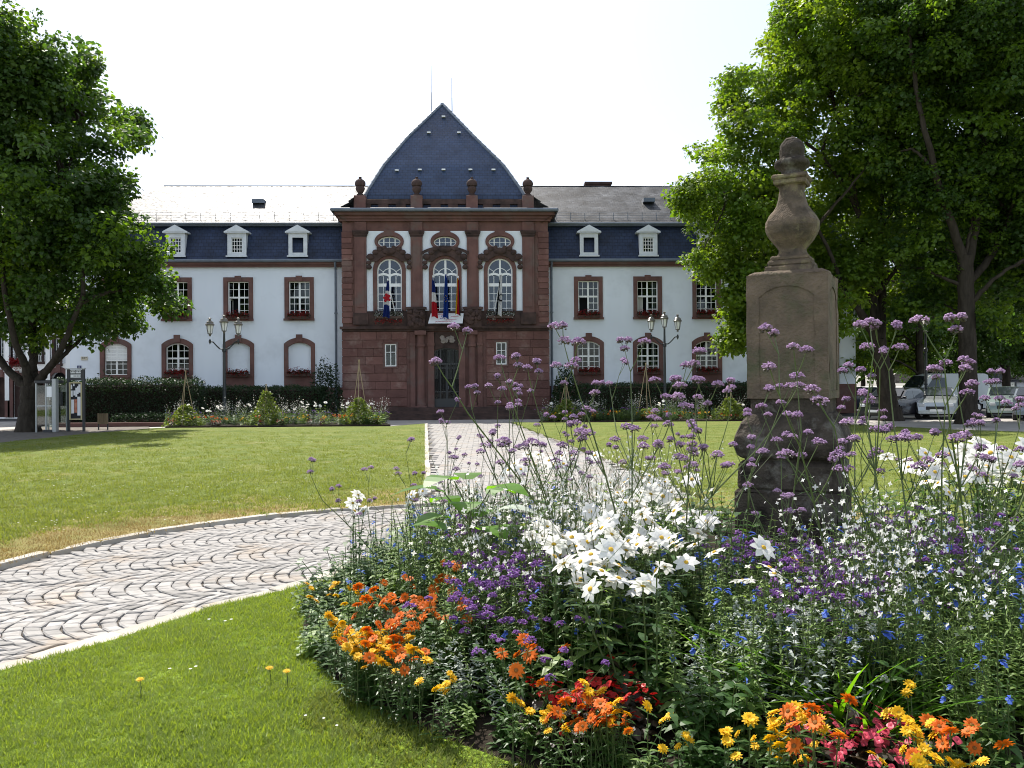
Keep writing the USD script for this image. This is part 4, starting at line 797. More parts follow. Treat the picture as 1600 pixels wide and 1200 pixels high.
# moulded foot (a square ogee, blackened and worn)
def sqlathe(prof):
    o = MB(); P_ = np.array(prof); n = 40; a = np.arange(n) * 2 * np.pi / n + np.pi / 4
    k = (abs(np.cos(a)) ** 12 + abs(np.sin(a)) ** 12) ** (-1 / 12)
    v = np.stack([P_[:, None, 0] * np.cos(a) * k, P_[:, None, 0] * np.sin(a) * k, np.repeat(P_[:, 1:2], n, 1)], -1).reshape(-1, 3)
    f = np.array([(i * n + j, i * n + (j + 1) % n, (i + 1) * n + (j + 1) % n, (i + 1) * n + j) for i in range(len(P_) - 1) for j in range(n)])
    c, s_ = math.cos(RZ), math.sin(RZ); return MB().add(np.c_[v[:, 0] * c - v[:, 1] * s_ + PCX, v[:, 0] * s_ + v[:, 1] * c + PCY, v[:, 2]], f)
z0, z1 = mz(722), mz(648)
prof = [(0, z0 - .02), (hw * 1.05, z0 - .02), (hw * 1.08, z0 + .03)] + [(hw * (1.08 + .28 * math.sin(t) ** .8), z0 + .03 + (z1 - z0 - .1) * (.06 + .42 * (1 - math.cos(t)))) for t in np.linspace(.1, 2.3, 9)] + [(hw * 1.2, z1 - .06), (hw * 1.1, z1 - .02), (hw * 1.0, z1 + .02), (0, z1 + .02)]
part('moulded_foot', dent(sqlathe(prof), .035, 7, 2, .03), M['pillardark'], mon, smooth=50)
part('neck_block', dent(rblock(hw * .93, mz(650), mz(620), .01), .012, 9, 3, .05), M['pillardark'], mon, smooth=40)
# die with a sunk panel with an arched top on each face
Bz0, Bz1 = mz(622), mz(428)
import manifold3d as mf
def man(v, f): return mf.Manifold(mf.Mesh(np.asarray(v, np.float32), np.asarray(f, np.uint32)))
prof = [(0, Bz0)] + [(hw, Bz0), (hw, Bz1 - .05)] + [(hw - .05 * (1 - math.cos(t)), Bz1 - .05 + .05 * math.sin(t)) for t in np.linspace(.2, 1.57, 5)] + [(0, Bz1)]
die = trimesh.creation.box([2 * hw, 2 * hw, Bz1 - Bz0 - .03]); die.apply_translation([0, 0, (Bz0 + Bz1 - .03) / 2])
top = trimesh.convex.convex_hull(np.array([(sx * a, sy * a, z) for sx in (-1, 1) for sy in (-1, 1) for a, z in ((hw, Bz1 - .05), (hw - .015, Bz1 - .02), (hw - .05, Bz1))]))
D = man(die.vertices, die.faces) + man(top.vertices, top.faces)
for k in range(4):
    pa = arched(-hw * .68, hw * .68, Bz0 + .06, Bz1 - .2, Bz1 - .12, 10); t = trimesh.creation.extrude_polygon(pa, .05, engine='earcut'); v = np.array(t.vertices); v = np.c_[v[:, 0], -v[:, 2] - hw + .006, v[:, 1]]
    c, s_ = math.cos(k * math.pi / 2), math.sin(k * math.pi / 2); v = np.c_[v[:, 0] * c - v[:, 1] * s_, v[:, 0] * s_ + v[:, 1] * c, v[:, 2]]
    cut = trimesh.Trimesh(v, t.faces); cut.fix_normals(); D = D - man(cut.vertices, cut.faces)
mm_ = D.to_mesh(); v, f = np.array(mm_.vert_properties[:, :3]), np.array(mm_.tri_verts); c, s_ = math.cos(RZ), math.sin(RZ)
o = MB().add(np.c_[v[:, 0] * c - v[:, 1] * s_ + PCX, v[:, 0] * s_ + v[:, 1] * c + PCY, v[:, 2]], f)
part('pillar_block', dent(o, .026, 7, 4, .03), M['pillar'], mon, smooth=35)
s1 = lambda p: .97 * p / 1300 * PD          # pixels to metres at the pillar
o = rblock(s1(38), mz(430), mz(418), .01); o.merge(rblock(s1(34), mz(419), mz(409), .015)); o.merge(rblock(s1(30), mz(410), mz(402), .012)); part('vase_plinth', dent(o, .012, 12, 5, .03), M['pillartop'], mon, smooth=40)
vp = [(0, 404), (24, 404), (25, 400), (22, 396), (21, 391), (24, 386), (31, 378), (39, 367), (42.5, 357), (42, 349), (37, 340), (30, 331), (25, 322), (21.5, 310), (19.5, 300), (20, 293), (22, 290), (0, 290)]
o = MB().lathe([(s1(r), mz(y)) for r, y in vp], 40, (PCX, PCY, 0), .28, RZ); part('vase', dent(o, .02, 9, 6, .03), M['pillartop'], mon, smooth=50)
o = rblock(s1(25), mz(291), mz(282), .01); o.merge(rblock(s1(27.5), mz(283), mz(276), .01)); part('neck_plate', dent(o, .012, 12, 7, .03), M['pillartop'], mon, smooth=40)
vp = [(0, 278), (20, 278), (17, 272), (17, 268), (22, 264), (27, 260), (28, 256), (26, 252), (20, 251), (18.5, 246), (19, 238), (18, 228), (14, 220), (8, 216), (0, 215)]
o = MB().lathe([(s1(r), mz(y)) for r, y in vp], 36, (PCX, PCY, 0)); part('acorn', dent(o, .035, 14, 8, .02), M['pillardark'], mon, smooth=60)

# ---------------------------------------------------------------- trees
def limb(mb, pts, r0_, r1_, n=9, seed=0, wob=.05):
    g = np.random.default_rng(seed); pts = np.asarray(pts, float); t = np.linspace(0, 1, len(pts)); tt = np.linspace(0, 1, 6 * len(pts))
    from scipy.interpolate import PchipInterpolator
    cv = PchipInterpolator(t, pts)(tt) + g.normal(0, wob, (len(tt), 3)) * np.minimum(1, np.minimum(tt, 1 - tt) * 6)[:, None] * .4
    mb.tube(cv, r0_ + (r1_ - r0_) * tt ** .8, n); return cv
def cluster(name_seed, n, R, L, flat=.55):
    g = np.random.default_rng(name_seed); d = norm(g.normal(0, 1, (n, 3))); p = d * (R * g.uniform(.25, 1, (n, 1)) ** .6) * [1, 1, flat]
    out = norm(p * [1, 1, .4] + g.normal(0, .25, (n, 3)) * R); dirs = norm(out + [0, 0, -.35] + g.normal(0, .3, (n, 3)))
    nr = norm(g.normal(0, .45, (n, 3)) + [0, 0, 1] + out * .25)
    mb = MB(); L_ = L * g.uniform(.7, 1.25, n)
    mb.strips(p, dirs, nr, L_, L_ * .95, g.uniform(.1, .45, n), [.25, 1, .7, .05], .12)
    for k in range(3): mb.tube([(0, 0, -.1), norm(g.normal(0, 1, 3)) * [R * .7, R * .7, R * .3]], [.014, .004], 4, False)
    return mb
def crown(parent, lobes, seed, dens, mats, protos, depth, name='crown', hole=.40, rad=1.0, smin=.6, smax=1.4, spread=3.0):
    g = np.random.default_rng(seed); P, S, K = [], [], []
    for (x, y, r, *dz) in lobes:
        dd = depth + (dz[0] if dz else g.uniform(-spread, spread)); c = plane(x, y, dd); R = r * depth / F * rad
        n = int(dens * R ** 2) + 2; d = norm(g.normal(0, 1, (n, 3))); rr_ = R * (g.uniform(0.12, 1, (n, 1)) ** .45 + np.maximum(0, g.normal(-.12, .2, (n, 1))))
        p = c + d * rr_ * [1, 1, .92]; P.append(p)
    P = np.vstack(P); keep = meshkit.fbm(P * 1.0, 3, seed) > hole; P = P[keep]; N = len(P)
    path = path_for(parent, name); pi = UsdGeom.PointInstancer.Define(stage, path); tagp(pi.GetPrim(), kind='stuff')
    ps = []
    for i, (mb, mt) in enumerate(zip(protos, mats)):
        q = part('leaf_cluster', mb, mt, path, world=False); ps.append(q)
    pi.CreatePrototypesRel().SetTargets([Sdf.Path(q) for q in ps])
    pi.CreateProtoIndicesAttr(Vt.IntArray.FromNumpy(g.integers(0, len(ps), N).astype(np.int32)))
    pi.CreatePositionsAttr(Vt.Vec3fArray.FromNumpy((P - BASE['/'.join(parent.split('/')[:3])]).astype(np.float32)))
    yaw, tl, ax = g.uniform(0, 2 * np.pi, N), g.normal(0, .35, N), g.uniform(0, 2 * np.pi, N)
    qw = np.cos(yaw / 2); qz_ = np.sin(yaw / 2); tw, tx, ty = np.cos(tl / 2), np.sin(tl / 2) * np.cos(ax), np.sin(tl / 2) * np.sin(ax)
    w = tw * qw; x = tx * qw + ty * qz_; y = ty * qw - tx * qz_; z = tw * qz_
    pi.CreateOrientationsAttr(Vt.QuathArray([Gf.Quath(float(a), float(b1), float(c1), float(d1)) for a, b1, c1, d1 in zip(w, x, y, z)]))
    sc = g.uniform(smin, smax, N); pi.CreateScalesAttr(Vt.Vec3fArray.FromNumpy(np.repeat(sc[:, None], 3, 1).astype(np.float32)))
    return P
CL = [cluster(100 + i, 72, .56, .135) for i in range(4)]
def tree(name, label, base, limbs, lobes, seed, dens, mats, depth, group=None, hole=.40, twigs=30, flare=1.25, **kw):
    t = thing(name, label, 'tree', tuple(base), 0, group); o = MB(); ends = []
    for i, (pts, ra, rb) in enumerate(limbs):
        pp_ = [plane(x, y, depth + dz) if not isinstance(x, np.ndarray) else x for x, y, dz in pts]
        if i == 0: pp_[0] = np.array(base) - [0, 0, .1]
        cv = limb(o, pp_, ra, rb, 10, seed + i); ends.append(cv)
    o.tube([np.array(base) - [0, 0, .1], np.array(base) + [0, 0, .15], np.array(base) + [0, 0, .6]], [limbs[0][1] * 1.5, limbs[0][1] * flare, limbs[0][1]], 12)
    part('trunk', o, M['bark'], t, smooth=60)
    P = crown(t, lobes, seed, dens, mats, CL, depth, hole=hole, **kw)
    g = np.random.default_rng(seed); o = MB(); allp = np.vstack([e[len(e) // 3:] for e in ends])
    for k in range(twigs):
        q = P[g.integers(len(P))]; a = allp[np.argmin(np.linalg.norm(allp - q - [0, 0, -1.0], axis=1))]; m_ = (a + q) / 2 + g.normal(0, .3, 3) + [0, 0, .25]
        limb(o, [a, m_, q], .09, .02, 5, k, .03)
    part('branches', o, M['bark'], t, smooth=60, kind='stuff'); return t
# left tree
dL = 33.3; base = np.array([plane(44, 640, dL)[0], dL, -.05])
tree('leafy_tree', 'dark leafy tree with a forked trunk at the left edge of the lawn', base,
     [([(44, 676, 0), (45, 640, 0), (47, 604, 0)], .36, .33), ([(46, 608, 0), (20, 585, .2), (-8, 552, .8), (-40, 480, 1)], .2, .1), ([(46, 606, 0), (38, 570, -.4), (22, 530, -1), (5, 440, -1.5)], .2, .09),
      ([(49, 606, 0), (52, 560, .4), (50, 480, .6), (60, 300, .2)], .22, .08), ([(50, 608, 0), (72, 580, -.3), (95, 545, -1.2), (130, 460, -2)], .2, .08), ([(60, 596, 0), (85, 568, .6), (112, 543, 1.2), (170, 480, 2)], .13, .06),
      ([(52, 440, .3), (90, 320, 0), (130, 180, .5)], .12, .04), ([(54, 400, .3), (20, 250, 0), (10, 110, 0)], .12, .04)],
     [(-60, 90, 110), (20, 105, 78), (98, 115, 50), (135, 90, 24), (40, 200, 105), (130, 170, 32), (150, 215, 48), (205, 190, 24), (215, 205, 16), (90, 310, 95), (165, 290, 36), (180, 375, 52), (150, 330, 60), (115, 430, 92), (225, 455, 38), (262, 470, 20), (195, 490, 36), (20, 430, 100), (-80, 350, 140), (-60, 470, 80), (60, 500, 48), (140, 508, 34), (215, 405, 24), (0, 320, 110)],
     11, 38, [M['leaf_b'], M['leaf_b'], M['leaf_b'], M['leaf_a']], dL, hole=.455, spread=2.8)
# right trees
dA = 37.0; base = np.array([plane(1392, 640, dA)[0], dA, -.05])
tree('maple_tree', 'bright green maple with a leaning forked trunk behind the monument', base,
     [([(1392, 650, 0), (1384, 600, 0), (1376, 560, 0), (1372, 530, 0)], .42, .34), ([(1374, 540, 0), (1352, 500, -.3), (1325, 465, -.6), (1300, 440, -1), (1240, 395, -1.5)], .24, .08), ([(1372, 530, 0), (1365, 470, .2), (1350, 390, .3), (1335, 300, .3), (1300, 150, .3)], .26, .07),
      ([(1376, 530, 0), (1378, 430, .6), (1375, 370, 1), (1390, 200, 1.2)], .22, .07), ([(1360, 470, .2), (1400, 420, -.8), (1440, 350, -1.6)], .12, .05), ([(1340, 330, .3), (1270, 230, -.5), (1180, 180, -1)], .12, .04), ([(1320, 462, -.6), (1250, 330, -1.6), (1130, 300, -2)], .1, .03)],
     [(1240, 70, 48), (1245, 130, 70), (1180, 150, 48), (1150, 135, 28), (1175, 245, 78), (1110, 225, 32), (1115, 310, 48), (1085, 330, 34), (1262, 300, 95), (1190, 385, 60), (1135, 400, 45), (1100, 420, 26), (1150, 455, 26), (1160, 495, 34), (1145, 530, 24), (1320, 170, 120), (1300, 40, 85), (1370, 30, 120), (1400, 300, 90), (1340, 400, 60), (1290, 400, 45), (1235, 20, 34), (1180, 320, 60), (1065, 310, 18), (1330, 300, 60), (1180, 440, 40), (1185, 490, 34), (1225, 455, 44), (1170, 525, 24), (1270, 450, 40), (1300, 480, 40), (1335, 450, 40), (1410, 470, 36), (1215, 500, 26), (1150, 400, 40), (1200, 330, 50)],
     21, 40, [M['leaf_a'], M['leaf_c'], M['leaf_c'], M['leaf_a']], dA, hole=.47, spread=2.8)
dB = 33.5; base = np.array([plane(1513, 640, dB)[0], dB, -.05])
tree('maple_tree', 'tall dark maple with a thick straight trunk among the parked cars', base,
     [([(1515, 665, 0), (1513, 600, 0), (1510, 480, 0), (1508, 400, 0)], .40, .30), ([(1510, 420, 0), (1530, 300, .3), (1540, 150, .5), (1520, 20, .3)], .22, .07), ([(1508, 410, 0), (1470, 300, -.5), (1440, 180, -1), (1420, 40, -1)], .2, .06), ([(1512, 440, 0), (1560, 380, .6), (1600, 270, 1), (1640, 150, 1.5)], .18, .06), ([(1512, 480, 0), (1550, 440, -.6), (1610, 400, -1.2)], .12, .05)],
     [(1500, 140, 120), (1450, 30, 110), (1560, 280, 110), (1590, 60, 120), (1470, 300, 90), (1650, 180, 150), (1600, 410, 75), (1440, 400, 52), (1540, 400, 60), (1410, 200, 90), (1520, 40, 100), (1480, 450, 36), (1425, 480, 36), (1590, 490, 50), (1550, 470, 36), (1460, 500, 26), (1700, 340, 140), (1400, 110, 80)],
     31, 36, [M['leaf_a'], M['leaf_b'], M['leaf_a'], M['leaf_b']], dB, hole=.43, spread=3.0)
dC = 47.0
for i, (bxp, lab, lob) in enumerate(((1440, 'sunlit green tree seen between the two big trunks', [(1440, 400, 80), (1380, 545, 34), (1430, 550, 34), (1345, 560, 26), (1400, 470, 60), (1460, 490, 55), (1350, 500, 40), (1340, 440, 44), (1490, 430, 60), (1420, 330, 90), (1330, 530, 20)]),
                                   (1575, 'dark background tree at the right edge behind the cars', [(1560, 450, 80), (1560, 560, 30), (1610, 560, 34), (1500, 550, 36), (1620, 480, 80), (1540, 520, 44), (1590, 530, 50), (1640, 380, 110), (1560, 340, 90), (1700, 470, 100)]))):
    b0 = np.array([plane(bxp, 600, dC + 3 * i)[0], dC + 3 * i, -.05])
    tree('background_tree', lab, b0, [([(bxp, 640, 0), (bxp - 3, 560, 0), (bxp, 440, 0)], .3, .15), ([(bxp, 500, 0), (bxp - 30, 420, 0)], .12, .05), ([(bxp, 500, 0), (bxp + 35, 430, 0)], .12, .05)], lob, 41 + i, 18, [M['leaf_c'], M['leaf_a'], M['leaf_b'], M['leaf_a']] if i == 0 else [M['leaf_b']] * 4, dC + 3 * i, hole=.36, spread=2.2, smin=.9, smax=1.5)
# ---------------------------------------------------------------- hedges and shrubs
def hedge(name, label, cat, x0, x1, y0, y1, h, seed, mat, dens=420, L=.07, round_=.25):
    g = np.random.default_rng(seed); c = ((x0 + x1) / 2, (y0 + y1) / 2, -.05); t = thing(name, label, cat, c)
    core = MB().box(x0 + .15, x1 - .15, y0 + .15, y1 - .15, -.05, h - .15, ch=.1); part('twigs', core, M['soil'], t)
    A = 2 * (x1 - x0) * h + 2 * (y1 - y0) * h + (x1 - x0) * (y1 - y0); n = int(A * dens); P, Nn = [], []
    for (ar, f) in (((x1 - x0) * h, 'f'), ((x1 - x0) * (y1 - y0), 't'), ((y1 - y0) * h, 'l'), ((y1 - y0) * h, 'r'), ((x1 - x0) * h * .4, 'b')):
        k = int(ar * dens); u, v = g.uniform(0, 1, k), g.uniform(0, 1, k)
        p = {'f': np.c_[x0 + u * (x1 - x0), np.full(k, y0), v * h], 'b': np.c_[x0 + u * (x1 - x0), np.full(k, y1), v * h], 't': np.c_[x0 + u * (x1 - x0), y0 + v * (y1 - y0), np.full(k, h)], 'l': np.c_[np.full(k, x0), y0 + u * (y1 - y0), v * h], 'r': np.c_[np.full(k, x1), y0 + u * (y1 - y0), v * h]}[f]
        nn = {'f': (0, -1, 0), 'b': (0, 1, 0), 't': (0, 0, 1), 'l': (-1, 0, 0), 'r': (1, 0, 0)}[f]; P.append(p); Nn.append(np.repeat([nn], k, 0))
    P, Nn = np.vstack(P), np.vstack(Nn).astype(float); P = P + Nn * ((meshkit.fbm(P * 1.6, 4, seed) - .5) * round_ * 2 + g.normal(0, .05, len(P)))[:, None]; P[:, 2] = np.maximum(P[:, 2], .0)
    o = MB().strips(P, norm(g.normal(0, 1, (len(P), 3)) + Nn * .6), norm(Nn + g.normal(0, .6, (len(P), 3))), g.uniform(.7, 1.4, len(P)) * L, g.uniform(.7, 1.3, len(P)) * L * .7, .25, [.3, 1, .15], .1)
    part('foliage', o, mat, t, kind='stuff')
def X_at(x, d): return plane(x, 620, d)[0]
hedge('clipped_hedge', 'tall dark clipped hedge behind the notice board on the left', 'hedge', X_at(88, 39), X_at(306, 39), 38.6, 40.2, plane(200, 596, 39)[2], 1, M['hedge'])
hedge('low_hedge', 'low box hedge strip at the foot of the tall dark hedge', 'hedge', X_at(178, 37.6), X_at(262, 37.6), 37.3, 38.0, .42, 2, M['hedge'], 500, .05, .1)
hedge('clipped_hedge', 'long low hedge along the white wall behind the left lamp', 'hedge', X_at(300, 42), X_at(505, 42), 41.6, 43.0, plane(400, 606, 42)[2], 3, M['hedge'])
hedge('clipped_hedge', 'long low hedge along the white wall of the right wing', 'hedge', X_at(905, 42), X_at(1300, 42), 41.6, 43.0, plane(1080, 601, 42)[2], 4, M['hedge'])
part('hedge_kerb', MB().box(X_at(88, 37), X_at(262, 37), 36.9, 37.1, -.1, .14, ch=.02), M['red'], label='low red sandstone kerb in front of the left hedges', cat='kerb')
def shrub(name, label, cx, cy, rx, rz_, seed, mat, n=2600, L=.12, cat='shrub', z0=-.05):
    g = np.random.default_rng(seed); t = thing(name, label, cat, (cx, cy, z0)); d = norm(g.normal(0, 1, (n, 3))); d[:, 2] = abs(d[:, 2])
    r = g.uniform(.35, 1, (n, 1)) ** .5 * (0.75 + .5 * meshkit.fbm(d * 2 + seed, 3, seed))[:, None]; P = d * r * [rx, rx, rz_]
    o = MB().strips(P + [cx, cy, z0], norm(d + g.normal(0, .7, (n, 3))), norm(d + [0, 0, .6] + g.normal(0, .5, (n, 3))), g.uniform(.7, 1.3, n) * L, g.uniform(.7, 1.3, n) * L * .6, .3, [.3, 1, .7, .1], .12)
    part('foliage', o, mat, t, kind='stuff'); o = MB()
    for k in range(7): o.tube([(cx, cy, z0), (cx, cy, z0) + P[g.integers(n)] * .8], [.04, .012], 5)
    part('stem', o, M['bark'], t, kind='stuff')
for x, d, r, h, lab in ((509, 42.3, .95, plane(509, 560, 42.3)[2], 'big dark shrub at the corner of the stone block on the left'), (470, 42.6, .7, 1.5, 'smaller dark shrub left of the big corner shrub'), (884, 42.6, .75, plane(880, 570, 42.5)[2], 'dark shrub beside the right downpipe of the stone block'),
                        (165, 41.3, 1.0, plane(165, 585, 41.3)[2], 'loose dark shrub rising above the tall clipped hedge'), (110, 42.5, 1.2, plane(100, 590, 42)[2], 'dark shrub between the notice board and the tall hedge')):
    shrub('shrub', lab, X_at(x, d), d, r, h, int(x), M['hedge'])

# ---------------------------------------------------------------- neighbouring houses
lh = thing('neighbour_house', 'white house with arched red doorways at the left edge of the square', 'house', (-34, 52, 0)); Y2 = 48.5
P2 = lambda x, y: plane(x, y, Y2)[[0, 2]]
def prect(xa, ya, xb, yb): a, b_ = P2(xa, yb), P2(xb, ya); return rect(a[0], b_[0], a[1], b_[1])
def parch(xa, xb, yt, yb, ysp): a, b_ = P2(xa, yb), P2(xb, yt); return arched(a[0], b_[0], a[1], P2(xa, ysp)[1], b_[1])
dA1, dA2, dA3 = parch(-4, 8, 588, 652, 592), prect(21, 590, 33, 652), parch(81, 103, 581, 650, 598); dA4 = parch(56, 72, 590, 650, 596)
wn = [prect(a, b_, c, d_) for a, b_, c, d_ in ((-30, 520, -16, 562), (0, 525, 9, 562), (21, 528, 30, 562), (58, 528, 66, 565), (86, 528, 94, 568), (0, 440, 9, 480), (21, 440, 30, 480), (58, 440, 66, 480), (86, 440, 94, 480), (-30, 440, -16, 480))]
xE = P2(108.5, 600)[0]; body = rect(P2(-160, 600)[0], xE, -.1, 12.5)
opn = unary_union([dA1, dA2, dA3, dA4] + wn); part('wall', MB().prism(body.difference(opn), Y2, Y2 + .3).box(P2(-160, 600)[0], xE, Y2 + .301, Y2 + 9, -.1, 12.4) if False else MB().prism(body.difference(opn), Y2, Y2 + .3), M['plaster2'], lh)
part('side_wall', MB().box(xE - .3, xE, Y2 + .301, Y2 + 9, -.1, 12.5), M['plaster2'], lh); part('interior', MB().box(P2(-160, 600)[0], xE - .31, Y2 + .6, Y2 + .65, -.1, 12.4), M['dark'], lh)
for dd, nm in ((dA1, 'arched_door'), (dA2, 'wide_door'), (dA3, 'archway'), (dA4, 'arched_door')):
    a_, b0_, c_, d_ = dd.bounds; o = MB().prism(dd.buffer(.28, join_style=2).intersection(rect(-99, 99, b0_, 20)).difference(dd), Y2 - .06, Y2 + .1); o.box((a_ + c_) / 2 - .14, (a_ + c_) / 2 + .14, Y2 - .1, Y2 - .061, d_ - .05, d_ + .4)
    p_ = part(nm, o, M['red'], lh)
    if nm != 'archway': part('door_leaf', MB().prism(dd, Y2 + .15, Y2 + .2), M['reddark'], p_)
for w_ in wn:
    a_, b0_, c_, d_ = w_.bounds; p_ = part('window', MB().prism(w_.buffer(.14, join_style=2).difference(w_), Y2 - .05, Y2 + .1), M['reddark'], lh)
    fr = MB(); fr.prism(w_.difference(w_.buffer(-.06)).union(unary_union([rect((a_ + c_) / 2 - .025, (a_ + c_) / 2 + .025, b0_, d_)] + [rect(a_, c_, z - .015, z + .015) for z in np.linspace(b0_, d_, 5)[1:-1]])), Y2 + .1, Y2 + .15); part('frame', fr, M['frame'], p_)
    part('pane', MB().prism(w_, Y2 + .12, Y2 + .124), M['pane'], p_)
    for s_, xx in ((-1, a_ - .15), (1, c_ + .15)):
        o = MB()
        for k in range(14): zz = b0_ + (d_ - b0_) * k / 14; o.box(xx, xx + s_ * .36, Y2 - .05, Y2 - .015, zz + .01, zz + (d_ - b0_) / 14 - .008)
        part('shutter', o, M['dormer'], p_)
for a in (12, 45, 76, 107): x = P2(a, 600)[0]; part('wall_strip', MB().box(x - .12, x + .12, Y2 - .08, Y2 - .002, 1.0, 12.4), M['frame'], lh)
part('base_course', MB().box(P2(-160, 600)[0], P2(-6, 600)[0], Y2 - .05, Y2 - .003, -.1, .9), M['red'], lh)
part('roof', MB().prism(Polygon([(P2(-160, 0)[0] - .4, 12.5), (xE + .4, 12.5), (xE - 2.5, 16), (P2(-160, 0)[0] + 2, 16)]), Y2 - .4, Y2 + 9.5), M['mansard'], lh)
t = thing('window_box', 'red geranium box on the neighbour house window behind the left tree', 'window box', (P2(29, 570)[0], Y2 - .1, P2(29, 570)[1]))
o = MB(); x0, z0 = P2(20, 572); x1 = P2(38, 572)[0]; part('box', MB().box(x0, x1, Y2 - .4, Y2 - .12, z0 - .05, z0 + .12, ch=.01), M['boxwood'], t)
o = MB(); leafballs(o, np.c_[np.linspace(x0, x1, 20), np.full(20, Y2 - .3), np.full(20, z0 + .2)], 500, (.04, .1, .13), 7, .08, .08); part('blossom', o, M['geranium'], t, kind='stuff')
# pale kerb and street before it
part('street', MB().slab(Polygon(gl([(-300, 662), (82, 655.5), (82, 652), (-300, 655)])), -.056, -.05), M['asphalt'], kind='structure')
rh = thing('distant_house', 'grey roofed house half hidden behind the cars on the right', 'house', (plane(1540, 600, 62)[0], 66, 0))
x0, x1 = plane(1470, 600, 62)[0], plane(1680, 600, 62)[0]; zt = plane(1500, 596, 62)[2]
o = MB().prism(rect(x0, x1, -.1, zt).difference(unary_union([rect(x0 + 1.2 + k * 1.9, x0 + 2.1 + k * 1.9, .9, 1.9) for k in range(4)])), 62, 62.3); part('wall', o, M['plaster'], rh)
for k in range(4): part('window', MB().box(x0 + 1.2 + k * 1.9, x0 + 2.1 + k * 1.9, 62.1, 62.15, .9, 1.9), M['pane'], rh)
o = MB(); zr = plane(1500, 568, 66)[2]; o.quad((x0 - .4, 61.6, zt - .1), (x1 + .4, 61.6, zt - .1), (x1 + .4, 66, zr), (x0 - .4, 66, zr)); o.quad((x1 + .4, 70.4, zt - .1), (x0 - .4, 70.4, zt - .1), (x0 - .4, 66, zr), (x1 + .4, 66, zr)); part('roof', o, M['roof'], rh)

